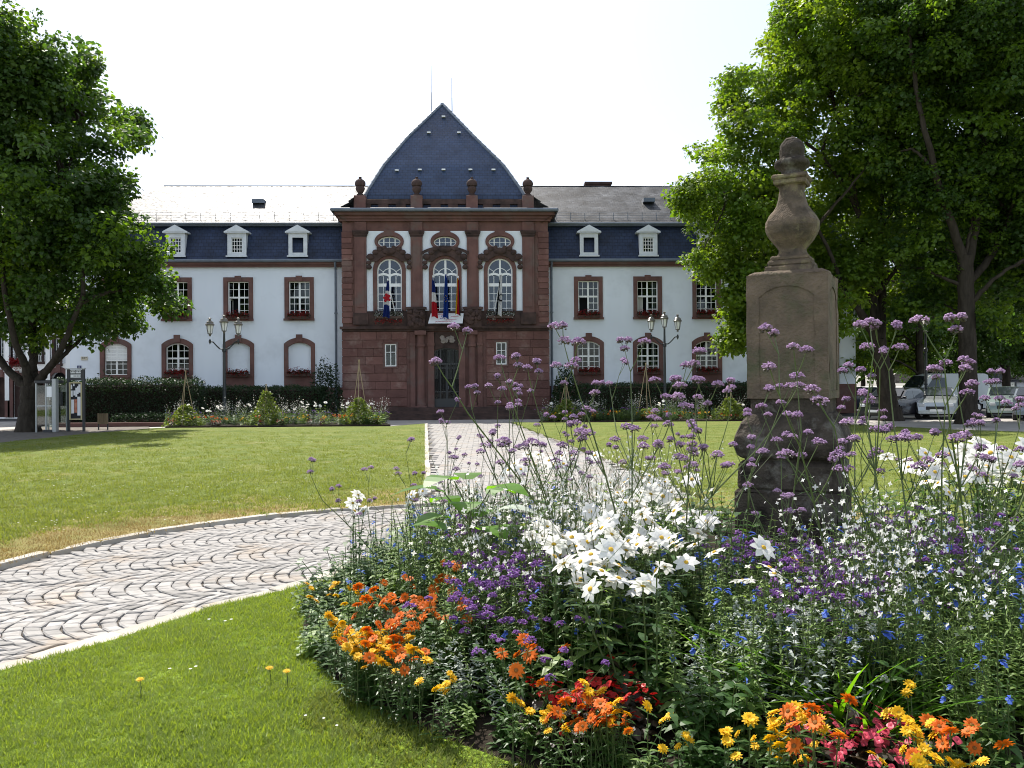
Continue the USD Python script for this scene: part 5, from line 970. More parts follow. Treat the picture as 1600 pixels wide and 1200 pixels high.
# ---------------------------------------------------------------- parked cars
M['tyre'] = simple('tyre_rubber', (.015, .015, .016), .8); M['rim'] = simple('alloy_rim', (.5, .5, .52), .3, .5, .9); M['carglass'] = simple('car_glass', (.02, .026, .03), .05, .6)
M['lamp'] = simple('headlight_glass', (.6, .62, .65), .1); M['redlamp'] = simple('tail_light', (.3, .01, .01), .2); M['trim'] = simple('black_trim', (.02, .02, .02), .5)
def paint(n, c, met=.3): return simple(n, c, .28, .5, met, coat_weight=.8, coat_roughness=.05)
def car(label, loc, rz, col, L=4.2, W=1.72, H=1.46, van=False, cat='car', name='parked_car'):
    t = thing(name, label, cat, loc, rz); K = L / 4.2
    # side outline (x forward) and half width at each height; nose at +x
    if van: top = [(-2.08, .55), (-2.1, 1.2), (-2.02, 1.95), (-1.8, 2.05), (.75, 2.05), (1.0, 1.95), (1.55, 1.25), (2.0, 1.05), (2.1, .8), (2.1, .45)]
    else: top = [(-2.05, .5), (-2.08, .8), (-2.0, 1.0), (-1.75, 1.28), (-1.35, 1.42), (-.5, 1.46), (.15, 1.42), (.95, 1.02), (1.6, .9), (2.0, .74), (2.1, .55), (2.08, .4)]
    zb = .26; ns = 9
    sideprof = lambda z: 1.0 - .10 * max(0, (.55 - z)) - (.30 if not van else .12) * max(0, (z - .92)) ** 1.1
    xs_, zsx = np.array([p[0] for p in top]), np.array([p[1] for p in top]); o = MB()
    xsamp = np.linspace(-2.07, 2.08, 44); prev = None; V = []
    for x in xsamp:
        zt = np.interp(x, xs_[np.argsort(xs_)], zsx[np.argsort(xs_)]) * H / (1.46 if not van else 2.05) if True else 0
        endw = 1 - .14 * max(0, (abs(x) - 1.55) / .55) ** 2; ring = []
        for u in np.linspace(0, 1, ns): 
            z = zb + (zt - zb) * u; ring.append((x * K, -W / 2 * sideprof(z) * endw, z))
        for u in np.linspace(-1, 1, 7)[1:-1]: ring.append((x * K, W / 2 * sideprof(zt) * endw * u, zt + .035 * (1 - u * u)))
        for u in np.linspace(1, 0, ns): z = zb + (zt - zb) * u; ring.append((x * K, W / 2 * sideprof(z) * endw, z))
        V.append(ring)
    n = len(V[0]); V = np.array(V); f = [(i * n + j, (i + 1) * n + j, (i + 1) * n + j + 1, i * n + j + 1) for i in range(len(V) - 1) for j in range(n - 1)]
    # wheel arches are left open
    v = V.reshape(-1, 3); wx = (-1.28 * K, 1.3 * K); ff = []
    for q in f:
        c = v[list(q)].mean(0)
        if any((c[0] - w) ** 2 + (c[2] - .31) ** 2 < .36 ** 2 for w in wx) and abs(c[1]) > W * .38: continue
        ff.append(q)
    o.add(v, ff); o.add(V[0], [(0, j, j + 1) for j in range(1, n - 1)]); o.add(V[-1], [(0, j + 1, j) for j in range(1, n - 1)])
    part('body', o, col, t, smooth=35, world=False)
    part('underbody', MB().box(-1.9 * K, 1.9 * K, -W * .36, W * .36, .2, .5), M['trim'], t, world=False)
    zr_ = H / (1.46 if not van else 2.05)
    def side_glass(pts, nm):
        for s_ in (-1, 1):
            pp_ = [(x * K, s_ * (W / 2 * sideprof(z * zr_) + .006), z * zr_) for x, z in pts]; o = MB().add(pp_, [(0, k, k + 1) for k in range(1, len(pp_) - 1)]); part(nm, o, M['carglass'], t, world=False)
    if van: side_glass([(.2, 1.3), (1.25, 1.3), (.85, 1.85), (.2, 1.85)], 'side_window')
    else: side_glass([(-.35, .98), (.82, .98), (.15, 1.33), (-.35, 1.36)], 'side_window'); side_glass([(-1.5, 1.0), (-.42, .98), (-.42, 1.36), (-1.2, 1.32)], 'side_window')
    def lid(xa, za, xb, zb2, nm):
        ya, yb = W / 2 * sideprof(za * zr_) * .9, W / 2 * sideprof(zb2 * zr_) * .86; nx, nz = -(zb2 - za), (xb - xa); l_ = math.hypot(nx, nz); sg_ = 1 if nz * 1 > 0 else -1; dx, dz = nx / l_ * .03 * sg_, abs(nz) / l_ * .03 + .035
        part(nm, MB().quad((xa * K + dx, -ya, za * zr_ + dz), (xa * K + dx, ya, za * zr_ + dz), (xb * K + dx, yb, zb2 * zr_ + dz), (xb * K + dx, -yb, zb2 * zr_ + dz)), M['carglass'], t, world=False)
    if van: lid(1.5, 1.3, 1.05, 1.9, 'windscreen')
    else: lid(.9, 1.04, .22, 1.4, 'windscreen'); lid(-1.93, 1.07, -1.42, 1.39, 'rear_window')
    for w in wx:
        for s_ in (-1, 1):
            y = s_ * (W / 2 - .1); a = np.linspace(0, 2 * np.pi, 25)[:-1]
            o = MB(); t_ = trimesh.creation.cylinder(.31, .2, sections=24); vv = np.array(t_.vertices); o.add(np.c_[vv[:, 0] + w, vv[:, 2] + y, vv[:, 1] + .31], t_.faces); wp_ = part('wheel', o, M['tyre'], t, smooth=40, world=False)
            o = MB(); t_ = trimesh.creation.cylinder(.2, .02, sections=20); vv = np.array(t_.vertices); o.add(np.c_[vv[:, 0] + w, vv[:, 2] + y + s_ * .105, vv[:, 1] + .31], t_.faces); part('rim', o, M['rim'], wp_, world=False)
    for s_ in (-1, 1):
        part('headlight', MB().box(1.9 * K, 2.09 * K, s_ * W * .27, s_ * W * .42, .6, .74, ch=.03), M['lamp'], t, world=False)
        part('tail_light', MB().box(-2.1 * K, -1.98 * K, s_ * W * .34, s_ * W * .43, .72, .95, ch=.02), M['redlamp'], t, world=False)
        part('mirror', MB().box(.75 * K, .9 * K, s_ * W * .5, s_ * W * .59, .98 * zr_, 1.1 * zr_, ch=.03), col, t, world=False)
    part('grille', MB().box(2.06 * K, 2.11 * K, -W * .24, W * .24, .45, .6), M['trim'], t, world=False); part('number_plate', MB().box(2.1 * K, 2.125 * K, -.26, .26, .36, .47), M['frame'], t, world=False)
def carpos(x, d, z=-.05): q = plane(x, 620, d); return (q[0], d, z)
dn = math.radians(-90)
car('silver car parked nose towards the lawn behind the monument on the right', carpos(1462, 39.5), dn - .5, paint('silver_paint', (.42, .45, .46), .6))
car('small black car left of the silver car on the parking road', carpos(1395, 38.6), dn - .9, paint('black_paint', (.012, .011, .014), .2), 3.7, 1.65, 1.44)
car('white van parked behind the silver car', carpos(1470, 46.5), math.radians(185), simple('van_white', (.42, .45, .45), .35), 5.0, 1.95, 2.2, True, 'van', 'parked_van')
car('pale green car parked right of the thick tree trunk', carpos(1572, 40.0), dn - .55, paint('pale_green_paint', (.33, .42, .40), .5))
car('grey car at the right edge of the picture behind the bed', carpos(1618, 37.0), dn - .6, paint('grey_paint', (.2, .23, .25), .6))
car('dark blue car seen just right of the monument', carpos(1326, 49.0), math.radians(175), paint('navy_paint', (.015, .02, .04), .3), 3.9)
car('distant white car behind the dark blue car beyond the monument', carpos(1345, 56), math.radians(180), simple('car_white', (.7, .7, .7), .3), 4.0)
for i, (bxp, d, lob) in enumerate(((1350, 60, [(1345, 555, 40), (1390, 540, 45), (1370, 500, 50)]), (1455, 64, [(1450, 550, 48), (1500, 560, 36), (1420, 560, 30), (1470, 500, 50)]), (1530, 68, [(1540, 555, 45), (1600, 545, 50), (1650, 530, 60), (1570, 490, 60)]))):
    b0 = np.array([plane(bxp, 600, d)[0], d, -.05]); tree('background_tree', ('low dark tree beyond the end of the right wing', 'dark tree far behind the white van', 'dark tree far behind the pale green car')[i], b0, [([(bxp, 640, 0), (bxp - 2, 590, 0), (bxp, 540, 0)], .22, .1), ([(bxp, 570, 0), (bxp + 20, 540, 0)], .1, .05)], lob, 71 + i, 14, [M['leaf_b']] * 4, d, hole=.30, spread=1.5, smin=1.0, smax=1.7, twigs=8)

# ---------------------------------------------------------------- plants of the beds
M['stem'] = leafy('plant_stems', [(0.09, 0.125, 0.045), (0.15, 0.19, 0.075)], .2)
M['green'] = leafy('bed_leaves', [(0.035, 0.085, 0.02), (0.068, 0.135, 0.032), (0.115, 0.19, 0.05)], .42, (2.0, 2.1, .6), .42, .35)
M['pgreen'] = leafy('pale_green_leaves', [(0.16, 0.245, 0.07), (0.27, 0.36, 0.13)], .46, (1.8, 1.8, .6), .45, .3)
M['bgreen'] = leafy('bright_green_leaves', [(0.08, 0.19, 0.014), (0.13, 0.26, 0.02)], .5, (2.0, 2.0, .5), .4, .35)
M['silver'] = leafy('silver_leaves', [(0.30, 0.34, 0.30), (0.48, 0.52, 0.46)], .2, (1, 1, .9), .7, .2)
M['bronze'] = leafy('bronze_leaves', [(0.03, 0.02, 0.012), (0.06, 0.04, 0.02)], .25, (1.5, 1, .7))
M['lilac'] = petal('lilac_florets', [(0.42, 0.28, 0.46), (0.55, 0.4, 0.57), (0.66, 0.52, 0.66)], .42)
M['calyx'] = leafy('dark_calyx', [(0.08, 0.06, 0.06), (0.13, 0.11, 0.07)], .2)
M['purple'] = petal('purple_florets', [(0.25, 0.11, 0.37), (0.36, 0.17, 0.48), (0.46, 0.25, 0.56)], .38)
M['blue'] = petal('blue_petals', [(0.07, 0.14, 0.55), (0.14, 0.24, 0.68)], .35)
M['orange'] = petal('orange_petals', [(0.62, 0.13, 0.008), (0.72, 0.20, 0.012)], .3)
M['yellow'] = petal('yellow_petals', [(0.72, 0.42, 0.008), (0.80, 0.55, 0.015)], .3)
M['redp'] = petal('red_petals', [(0.42, 0.012, 0.012), (0.55, 0.03, 0.02)], .3, .4)
M['pink'] = petal('pink_petals', [(0.55, 0.06, 0.11), (0.65, 0.14, 0.2)], .3, .4)
M['ycent'] = mottled('yellow_stamens', (.45, .26, .02), (.6, .4, .05), 200, .9); M['dcent'] = mottled('brown_stamens', (.1, .03, .01), (.3, .12, .02), 200, .9)

def stemline(mb, pts, r=.003, n=4): mb.tube(pts, np.linspace(r, r * .6, len(pts)), n, False)
def rise(g, H, lean=.12, bend=.1, base=.03):
    b0 = np.r_[g.normal(0, base, 2), -.04]; a = g.uniform(0, 6.28); l = abs(g.normal(0, lean)); dv = np.array([math.cos(a), math.sin(a), 0])
    t = np.linspace(0, 1, 6)[:, None]; return b0 + np.array([0, 0, 1]) * (H + .04) * t + dv * (l * H * t + bend * H * l * 3 * t ** 2)
def at_t(p, t): s = np.linspace(0, 1, len(p)); return np.array([np.interp(t, s, p[:, k]) for k in range(3)])
def stem_leaves(mb, g, p, t0, t1, n, L, W, taper=.5, droop=.35, up=.35, prof=(.3, 1, .75, .08), pair=True):
    for i, t in enumerate(np.linspace(t0, t1, n)):
        a = (i % 2) * 1.57 + g.uniform(-.3, .3); k = 1 - (1 - taper) * (i / max(1, n - 1)); c = at_t(p, t)
        for s_ in ((0, math.pi) if pair else (0,)):
            d = np.array([math.cos(a + s_), math.sin(a + s_), up + g.uniform(-.2, .2)]); mb.strips([c], [d], [[0, 0, 1]], L * k * g.uniform(.8, 1.2), W * k, droop * g.uniform(.5, 1.5), prof, .15)
def bloom(P, C, g, c, n, R, layers, cr, cup=.15, wid=.42, prof=(.35, .9, 1, .35), droop=.1):
    a, b_, n = frame_of(n); off = g.uniform(0, 6.28)
    for li, (num, rad, lift) in enumerate(layers):
        th = off + li * .3 + np.arange(num) * 2 * np.pi / num + g.normal(0, .06, num); d = np.cos(th)[:, None] * a + np.sin(th)[:, None] * b_
        cu = cup + .25 * li + g.normal(0, .07, (num, 1)); P.strips(c + d * cr * .5 + n * lift * R, d + n * cu, np.repeat([n], num, 0), R * rad * g.uniform(.92, 1.05, num), R * wid * (8 / num if num > 9 else 1) * 1.0 + 0 * th, droop, prof, .06)
    t = trimesh.creation.icosphere(1, 1); v = np.array(t.vertices); C.add(c + n * cr * .35 + (v @ np.array([a, b_, n * .55])) * cr, t.faces)
def flower(o, g, c, n, R, layers, cr, pm, cm, **kw):
    P, C = MB(), MB(); bloom(P, C, g, np.asarray(c, float), n, R, layers, cr, **kw); f = part('flower', P, pm, o, world=False); part('flower_centre', C, cm, f, world=False)
OCT = (np.array([(1, 0, 0), (-1, 0, 0), (0, 1, 0), (0, -1, 0), (0, 0, 1), (0, 0, -1)], float), np.array([(0, 2, 4), (2, 1, 4), (1, 3, 4), (3, 0, 4), (2, 0, 5), (1, 2, 5), (3, 1, 5), (0, 3, 5)]))
def dome(mb, g, c, R, n, r, flat=.55):
    a = g.uniform(0, 6.28, n); u = np.sqrt(g.uniform(0, 1, n)); x, y = R * u * np.cos(a), R * u * np.sin(a); z = R * flat * (1 - u ** 2)
    for i in range(n):
        q = g.normal(0, 1, (3, 3)); q, _ = np.linalg.qr(q); mb.add((OCT[0] * r * g.uniform(.7, 1.25)) @ q * [1, 1, .8] + np.asarray(c) + [x[i], y[i], z[i] + g.normal(0, r * .5)], OCT[1])
KIND = {}; TALL = {}
def kinds(key, n, fn): KIND[key] = [fn(i) for i in range(n)]
def mk_verbena(i):
    g = np.random.default_rng(200 + i); o = proto(f'tall_verbena_{"abcdef"[i]}'); st, lf, ca = MB(), MB(), MB(); H = 1.4
    for k in range(2):
        p = rise(g, H * g.uniform(.6, .78) if k else H * .74, .33, .12); stemline(st, p, .006, 4); stem_leaves(lf, g, p, .12, .8, 5, .12, .018, .6, .5)
        tips = []
        top = p[-1]; dirv = norm(p[-1] - p[-3])
        def branch(b0, d, L, lev):
            e = b0 + d * L * .6 + np.array([0, 0, .45]) * L * .6; m_ = (b0 + e) / 2 - np.array([0, 0, .04]) * L; stemline(st, np.array([b0, m_, e]),   .004 - .0008 * lev, 4)
            if lev == 2 or g.random() < (.0 if lev == 0 else .62): tips.append((e, max(.6, 1 - .18 * lev)))
            else:
                for s_ in (-1, 1):
                    a = g.uniform(0, 6.28); branch(e, norm(np.array([math.cos(a) * .8, math.sin(a) * .8, .75]) + d * .3), L * g.uniform(.45, .7), lev + 1)
                if g.random() < .4: tips.append((e + [0, 0, .05 * L], .8)); stemline(st, np.array([e, e + [0, 0, .05 * L]]), .002)
        branch(top, norm(dirv + g.normal(0, .2, 3)), H * .24, 0); c2 = at_t(p, .75)
        for s_ in (-1, 1):
            a = g.uniform(0, 6.28); branch(c2, norm([math.cos(a) * .7, math.sin(a) * .7, .8]), H * .22, 1)
        for (e, sc) in tips:
            R = .042 * sc * g.uniform(.75, 1.2); h = MB(); dome(h, g, e, R, 54, .0066); f_ = part('flower_head', h, M['lilac'], o, world=False)
            dome(ca, g, e - [0, 0, .012], R * .8, 16, .006, .35)
    part('stems', st, M['stem'], o, world=False); TALL[o] = float(ca.arrays()[0][:, 2].max()); part('leaves', lf, M['green'], o, world=False); part('calyxes', ca, M['calyx'], o, world=False, kind='stuff'); return o
kinds('verbena', 5, mk_verbena)
def mk_dahlia(i):
    g = np.random.default_rng(220 + i); o = proto(f'white_dahlia_{"abcd"[i]}'); st, lf = MB(), MB()
    for k in range(4):
        p = rise(g, .62 * g.uniform(.8, 1.05), .22, .1, .05); stemline(st, p, .0045); stem_leaves(lf, g, p, .15, .85, 7, .13, .055, .5)
        n = norm(np.array([g.normal(0, .5), -.55 + g.normal(0, .4), .75])); flower(o, g, p[-1], n, .062 * g.uniform(.85, 1.1), [(8, 1, 0)], .012, M['white_petal'], M['ycent'], cup=.12, wid=.62, prof=(.35, .85, 1, .72, .12), droop=.18)
    part('stems', st, M['stem'], o, world=False); part('leaves', lf, M['pgreen'] if i % 2 else M['green'], o, world=False); return o
kinds('dahlia', 4, mk_dahlia)
def mk_gaura(i):
    g = np.random.default_rng(240 + i); o = proto(f'white_gaura_{"abc"[i]}'); st, lf, bl = MB(), MB(), MB()
    for k in range(13):
        p = rise(g, .8 * g.uniform(.7, 1.1), .3, .15, .06); stemline(st, p, .0022, 3); stem_leaves(lf, g, p, .08, .62, 11, .09, .013, .4, .25, .7, (.5, 1, .1), False)
        for t in np.linspace(.62, 1, 6):
            c = at_t(p, t) + g.normal(0, .012, 3); n = norm(g.normal(0, .7, 3) + [0, -.4, .5]); a, b_, n = frame_of(n); th = g.uniform(0, 6) + np.arange(4) * 1.57; d = np.cos(th)[:, None] * a + np.sin(th)[:, None] * b_
            if g.random() < .75: bl.strips(np.repeat([c], 4, 0), d + n * .2, np.repeat([n], 4, 0), .013 * g.uniform(.6, 1.2), .009, .1, (.3, 1, .4), .05)
    part('stems', st, M['stem'], o, world=False, kind='stuff'); part('leaves', lf, M['pgreen'], o, world=False, kind='stuff'); part('blossom', bl, M['white_petal'], o, world=False, kind='stuff'); return o
kinds('gaura', 3, mk_gaura)
def mk_salvia(i):
    g = np.random.default_rng(260 + i); o = proto(f'blue_salvia_{"abcde"[i]}'); st, lf = MB(), MB()
    for k in range(5):
        p = rise(g, .58 * g.uniform(.72, 1.08), .13, .08, .06); stemline(st, p, .004); stem_leaves(lf, g, p, .04, .42, 4, .10, .052, .75, .4, .3); stem_leaves(lf, g, p, .44, .99, 12, .05, .017, .45, .5, .5, (.5, 1, .1))
        for t in ((g.uniform(.62, .97),) if k in (0, 2) or i == 3 else ()):
            c = at_t(p, t); a = g.uniform(-2.6, -.5); d = np.array([math.cos(a), math.sin(a), .35]); F_ = MB()
            F_.strips([c + d * .01] * 2, [norm(d + [0, 0, .8]), norm(d + [0, 0, .5])], [[-d[0], -d[1], .8]] * 2, [.032, .036], [.014, .011], [.55, .5], (.4, .9, 1, .5), .35)
            sdv = norm(np.cross(d, [0, 0, 1])); F_.strips([c + d * .015] * 3, [norm(d + [0, 0, -.35]), norm(d + sdv * .5 - [0, 0, .2]), norm(d - sdv * .5 - [0, 0, .2])], [[0, 0, 1]] * 3, [.036, .026, .026], [.022, .014, .014], [.5, .4, .4], (.3, .6, 1, .7), .1); part('flower', F_, M['blue'], o, world=False)
    part('stems', st, M['stem'], o, world=False, kind='stuff'); part('leaves', lf, M['pgreen'] if i != 2 else M['green'], o, world=False, kind='stuff'); return o
kinds('salvia', 5, mk_salvia)
def mk_zinnia(pm, nm, cm, seed, R, layers, H, cr):
    def f(i):
        g = np.random.default_rng(seed + i); o = proto(f'{nm}_{"abcd"[i]}'); st, lf = MB(), MB()
        for k in range(4):
            p = rise(g, H * g.uniform(.75, 1.05), .3, .1, .04); stemline(st, p, .003); stem_leaves(lf, g, p, .1, .92, 6, .07, .02, .6, .35, .3)
            n = norm(np.array([g.normal(0, .35), -.5 + g.normal(0, .3), .8])); flower(o, g, p[-1], n, R * g.uniform(.85, 1.12), layers, cr, pm, cm, cup=.1, wid=.5, droop=.15)
        part('stems', st, M['stem'], o, world=False, kind='stuff'); part('leaves', lf, M['green'], o, world=False, kind='stuff'); return o
    return f
kinds('orange', 3, mk_zinnia(M['orange'], 'orange_zinnia', M['dcent'], 280, .029, [(11, 1, 0), (10, .8, .05)], .34, .008))
kinds('yellow', 3, mk_zinnia(M['yellow'], 'yellow_coreopsis', M['ycent'], 300, .026, [(11, 1, 0), (10, .8, .06), (8, .55, .1)], .32, .0055))
def mk_begonia(pm, nm, seed):
    def f(i):
        g = np.random.default_rng(seed + i); o = proto(f'{nm}_{"ab"[i]}'); lf = MB(); n = 46; d = norm(g.normal(0, 1, (n, 3)) + [0, 0, .8]); P = d * g.uniform(.05, .13, (n, 1)) * [1, 1, .9] + [0, 0, .06]
        lf.strips(P, norm(d * [1, 1, .3] + g.normal(0, .3, (n, 3))), norm(d + [0, 0, 1]), g.uniform(.04, .065, n), g.uniform(.04, .05, n), .3, (.4, 1, .9, .2), .1); part('leaves', lf, M['bronze'], o, world=False, kind='stuff')
        for k in range(7):
            a = k * .9 + g.uniform(-.4, .4); r = g.uniform(.04, .15); c = np.array([r * math.cos(a), r * math.sin(a), .235 - .5 * r + g.uniform(-.02, .03)]); F_ = MB()
            for q in range(2):
                cc = c + g.normal(0, .009, 3); nn = norm(np.array([g.normal(0, .5), -.5, .8])); a_, b_, nn = frame_of(nn); th = g.uniform(0, 6) + np.arange(4) * 1.57; dd = np.cos(th)[:, None] * a_ + np.sin(th)[:, None] * b_
                F_.strips(np.repeat([cc], 4, 0), dd + nn * .35, np.repeat([nn], 4, 0), .016, .018, .2, (.4, 1, 1, .3), .1)
            part('flower', F_, pm, o, world=False)
        return o
    return f
kinds('redbegonia', 2, mk_begonia(M['redp'], 'red_begonia', 320)); kinds('pinkbegonia', 2, mk_begonia(M['pink'], 'pink_begonia', 325))
def mk_helio(i):
    g = np.random.default_rng(340 + i); o = proto(f'purple_verbena_{"abc"[i]}'); st, lf = MB(), MB()
    for k in range(7):
        p = rise(g, .46 * g.uniform(.7, 1.08), .28, .1, .06); stemline(st, p, .003); stem_leaves(lf, g, p, .1, .9, 6, .075, .022, .6, .35); h = MB(); dome(h, g, p[-1], .027 * g.uniform(.7, 1.25), 34, .0062, .6); part('flower_head', h, M['purple'], o, world=False)
    part('stems', st, M['stem'], o, world=False, kind='stuff'); part('leaves', lf, M['green'], o, world=False, kind='stuff'); return o
kinds('helio', 3, mk_helio)
def mk_silver(i):
    g = np.random.default_rng(360 + i); o = proto(f'silver_plant_{"ab"[i]}'); lf, sp = MB(), MB()
    for k in range(9):
        p = rise(g, .42 * g.uniform(.55, 1.1), .25, .1, .06); stem_leaves(lf, g, p, .08, .95, 9, .06, .022, .5, .3, .5); dome(sp, g, p[-1] - [0, 0, .03], .013, 12, .007, 2.2)
    part('leaves', lf, M['silver'], o, world=False, kind='stuff'); part('flower_spikes', sp, M['silver'], o, world=False, kind='stuff'); return o
kinds('silver', 2, mk_silver)
def mk_leafy(i):
    g = np.random.default_rng(380 + i); o = proto(f'leafy_plant_{"abcd"[i]}'); lf, st = MB(), MB()
    for k in range(6):
        p = rise(g, .34 * g.uniform(.6, 1.1), .35, .15, .05); stemline(st, p, .004); stem_leaves(lf, g, p, .1, 1, 6, .115, .055, .7, .35, .35, (.3, .95, 1, .55, .06))
    part('leaves', lf, M['green'] if i < 3 else M['pgreen'], o, world=False, kind='stuff'); part('stems', st, M['stem'], o, world=False, kind='stuff'); return o
kinds('leafy', 4, mk_leafy)
def mk_grass(i):
    g = np.random.default_rng(400 + i); o = proto(f'grass_clump_{"ab"[i]}')
    for k in range(11):
        a = g.uniform(0, 6.28); F_ = MB().strips([(g.normal(0, .02), g.normal(0, .02), 0)], [(math.cos(a) * .45, math.sin(a) * .45, 1)], [(-math.cos(a), -math.sin(a), .45)], g.uniform(.3, .52), g.uniform(.014, .022), g.uniform(.3, .8), (.6, 1, .9, .7, .4, .05), .2); part('blade', F_, M['bgreen'], o, world=False)
    return o
kinds('grass', 2, mk_grass)

def loc_h(x, y, H):
    z = .2 + H
    for _ in range(6):
        q = ground(x, y, z) if abs(z - 1.6) > .02 else ground(x, y, 1.55); z = H + float(mound(q[0], q[1]))
    return q[0], q[1]
pg = np.random.default_rng(99); placed = []
def put(kind, name, label, cat, group, x, y, H0, sc=1.0, rz=None, tgt=None):
    v = np.array([x, y]) - BC; r = np.linalg.norm(v)
    lim = BR - .03 - pg.uniform(0, .12) if H0 < .36 else BR - (.45 if x > .3 else .2) - pg.uniform(0, .5)
    if r > lim:
        v = v / r * lim; x, y = BC + v
        if tgt is not None:
            q = plane(*tgt, y); sc = (q[2] - float(mound(x, y))) / H0
            if sc < (.55 if H0 > .5 else .3): return
            sc = float(np.clip(sc, .75, 1.25)) if H0 < .36 else min(sc, 1.7 if kind == 'grass' else 1.2)
    if abs(x - PCX) < .42 and abs(y - PCY) < .42: return
    v = np.array([x, y]) - BC; r = np.linalg.norm(v); dx = x - PCX - (y - PCY) * PCX / PCY
    side = 'far left of' if dx < -1.9 else 'left of' if dx < -.6 else 'in line with' if dx < .45 else 'right of' if dx < 1.2 else 'far right of'
    band = 'on the rim' if r > BR - .4 else 'just inside the rim' if r > BR - 1.0 else 'halfway in' if r > BR - 1.9 else 'deep in the bed'
    size = 'large ' if sc > 1.06 else 'small ' if sc < .9 else ''; hid = 'behind' if y > PCY + .3 else 'well before' if y < PCY - 2.2 else 'before' if y < PCY - .9 else 'level'
    what = {'dahlia': 'white dahlia', 'gaura': 'airy white gaura', 'helio': 'low purple verbena', 'salvia': 'blue salvia', 'verbena': 'tall lilac verbena', 'leafy': 'dark leafy plant', 'silver': 'silver leaved plant', 'grass': 'grass clump', 'orange': 'orange zinnia', 'yellow': 'yellow coreopsis', 'redbegonia': 'red begonia', 'pinkbegonia': 'pink begonia'}[kind]
    label = f'{size}{what} {hid} and {side} the monument, {band}'; group = label
    ks = KIND[kind]; copy(name, ks[int(pg.integers(len(ks)))], (x, y, float(mound(x, y)) - .01), pg.uniform(0, 6.28) if rz is None else rz, label, cat, group, sc)
    if H0 < .36 and kind != 'leafy': placed.append((x, y))
SPEC = {'dahlia': ('white_dahlia', 'dahlia', .62), 'gaura': ('white_gaura', 'gaura', .8), 'helio': ('purple_verbena', 'low verbena', .46), 'salvia': ('blue_salvia', 'salvia', .58), 'orange': ('orange_zinnia', 'zinnia', .34), 'yellow': ('yellow_coreopsis', 'coreopsis', .32),
        'redbegonia': ('red_begonia', 'begonia', .24), 'pinkbegonia': ('pink_begonia', 'begonia', .24), 'silver': ('silver_plant', 'silver plant', .42), 'grass': ('grass_clump', 'ornamental grass', .40)}
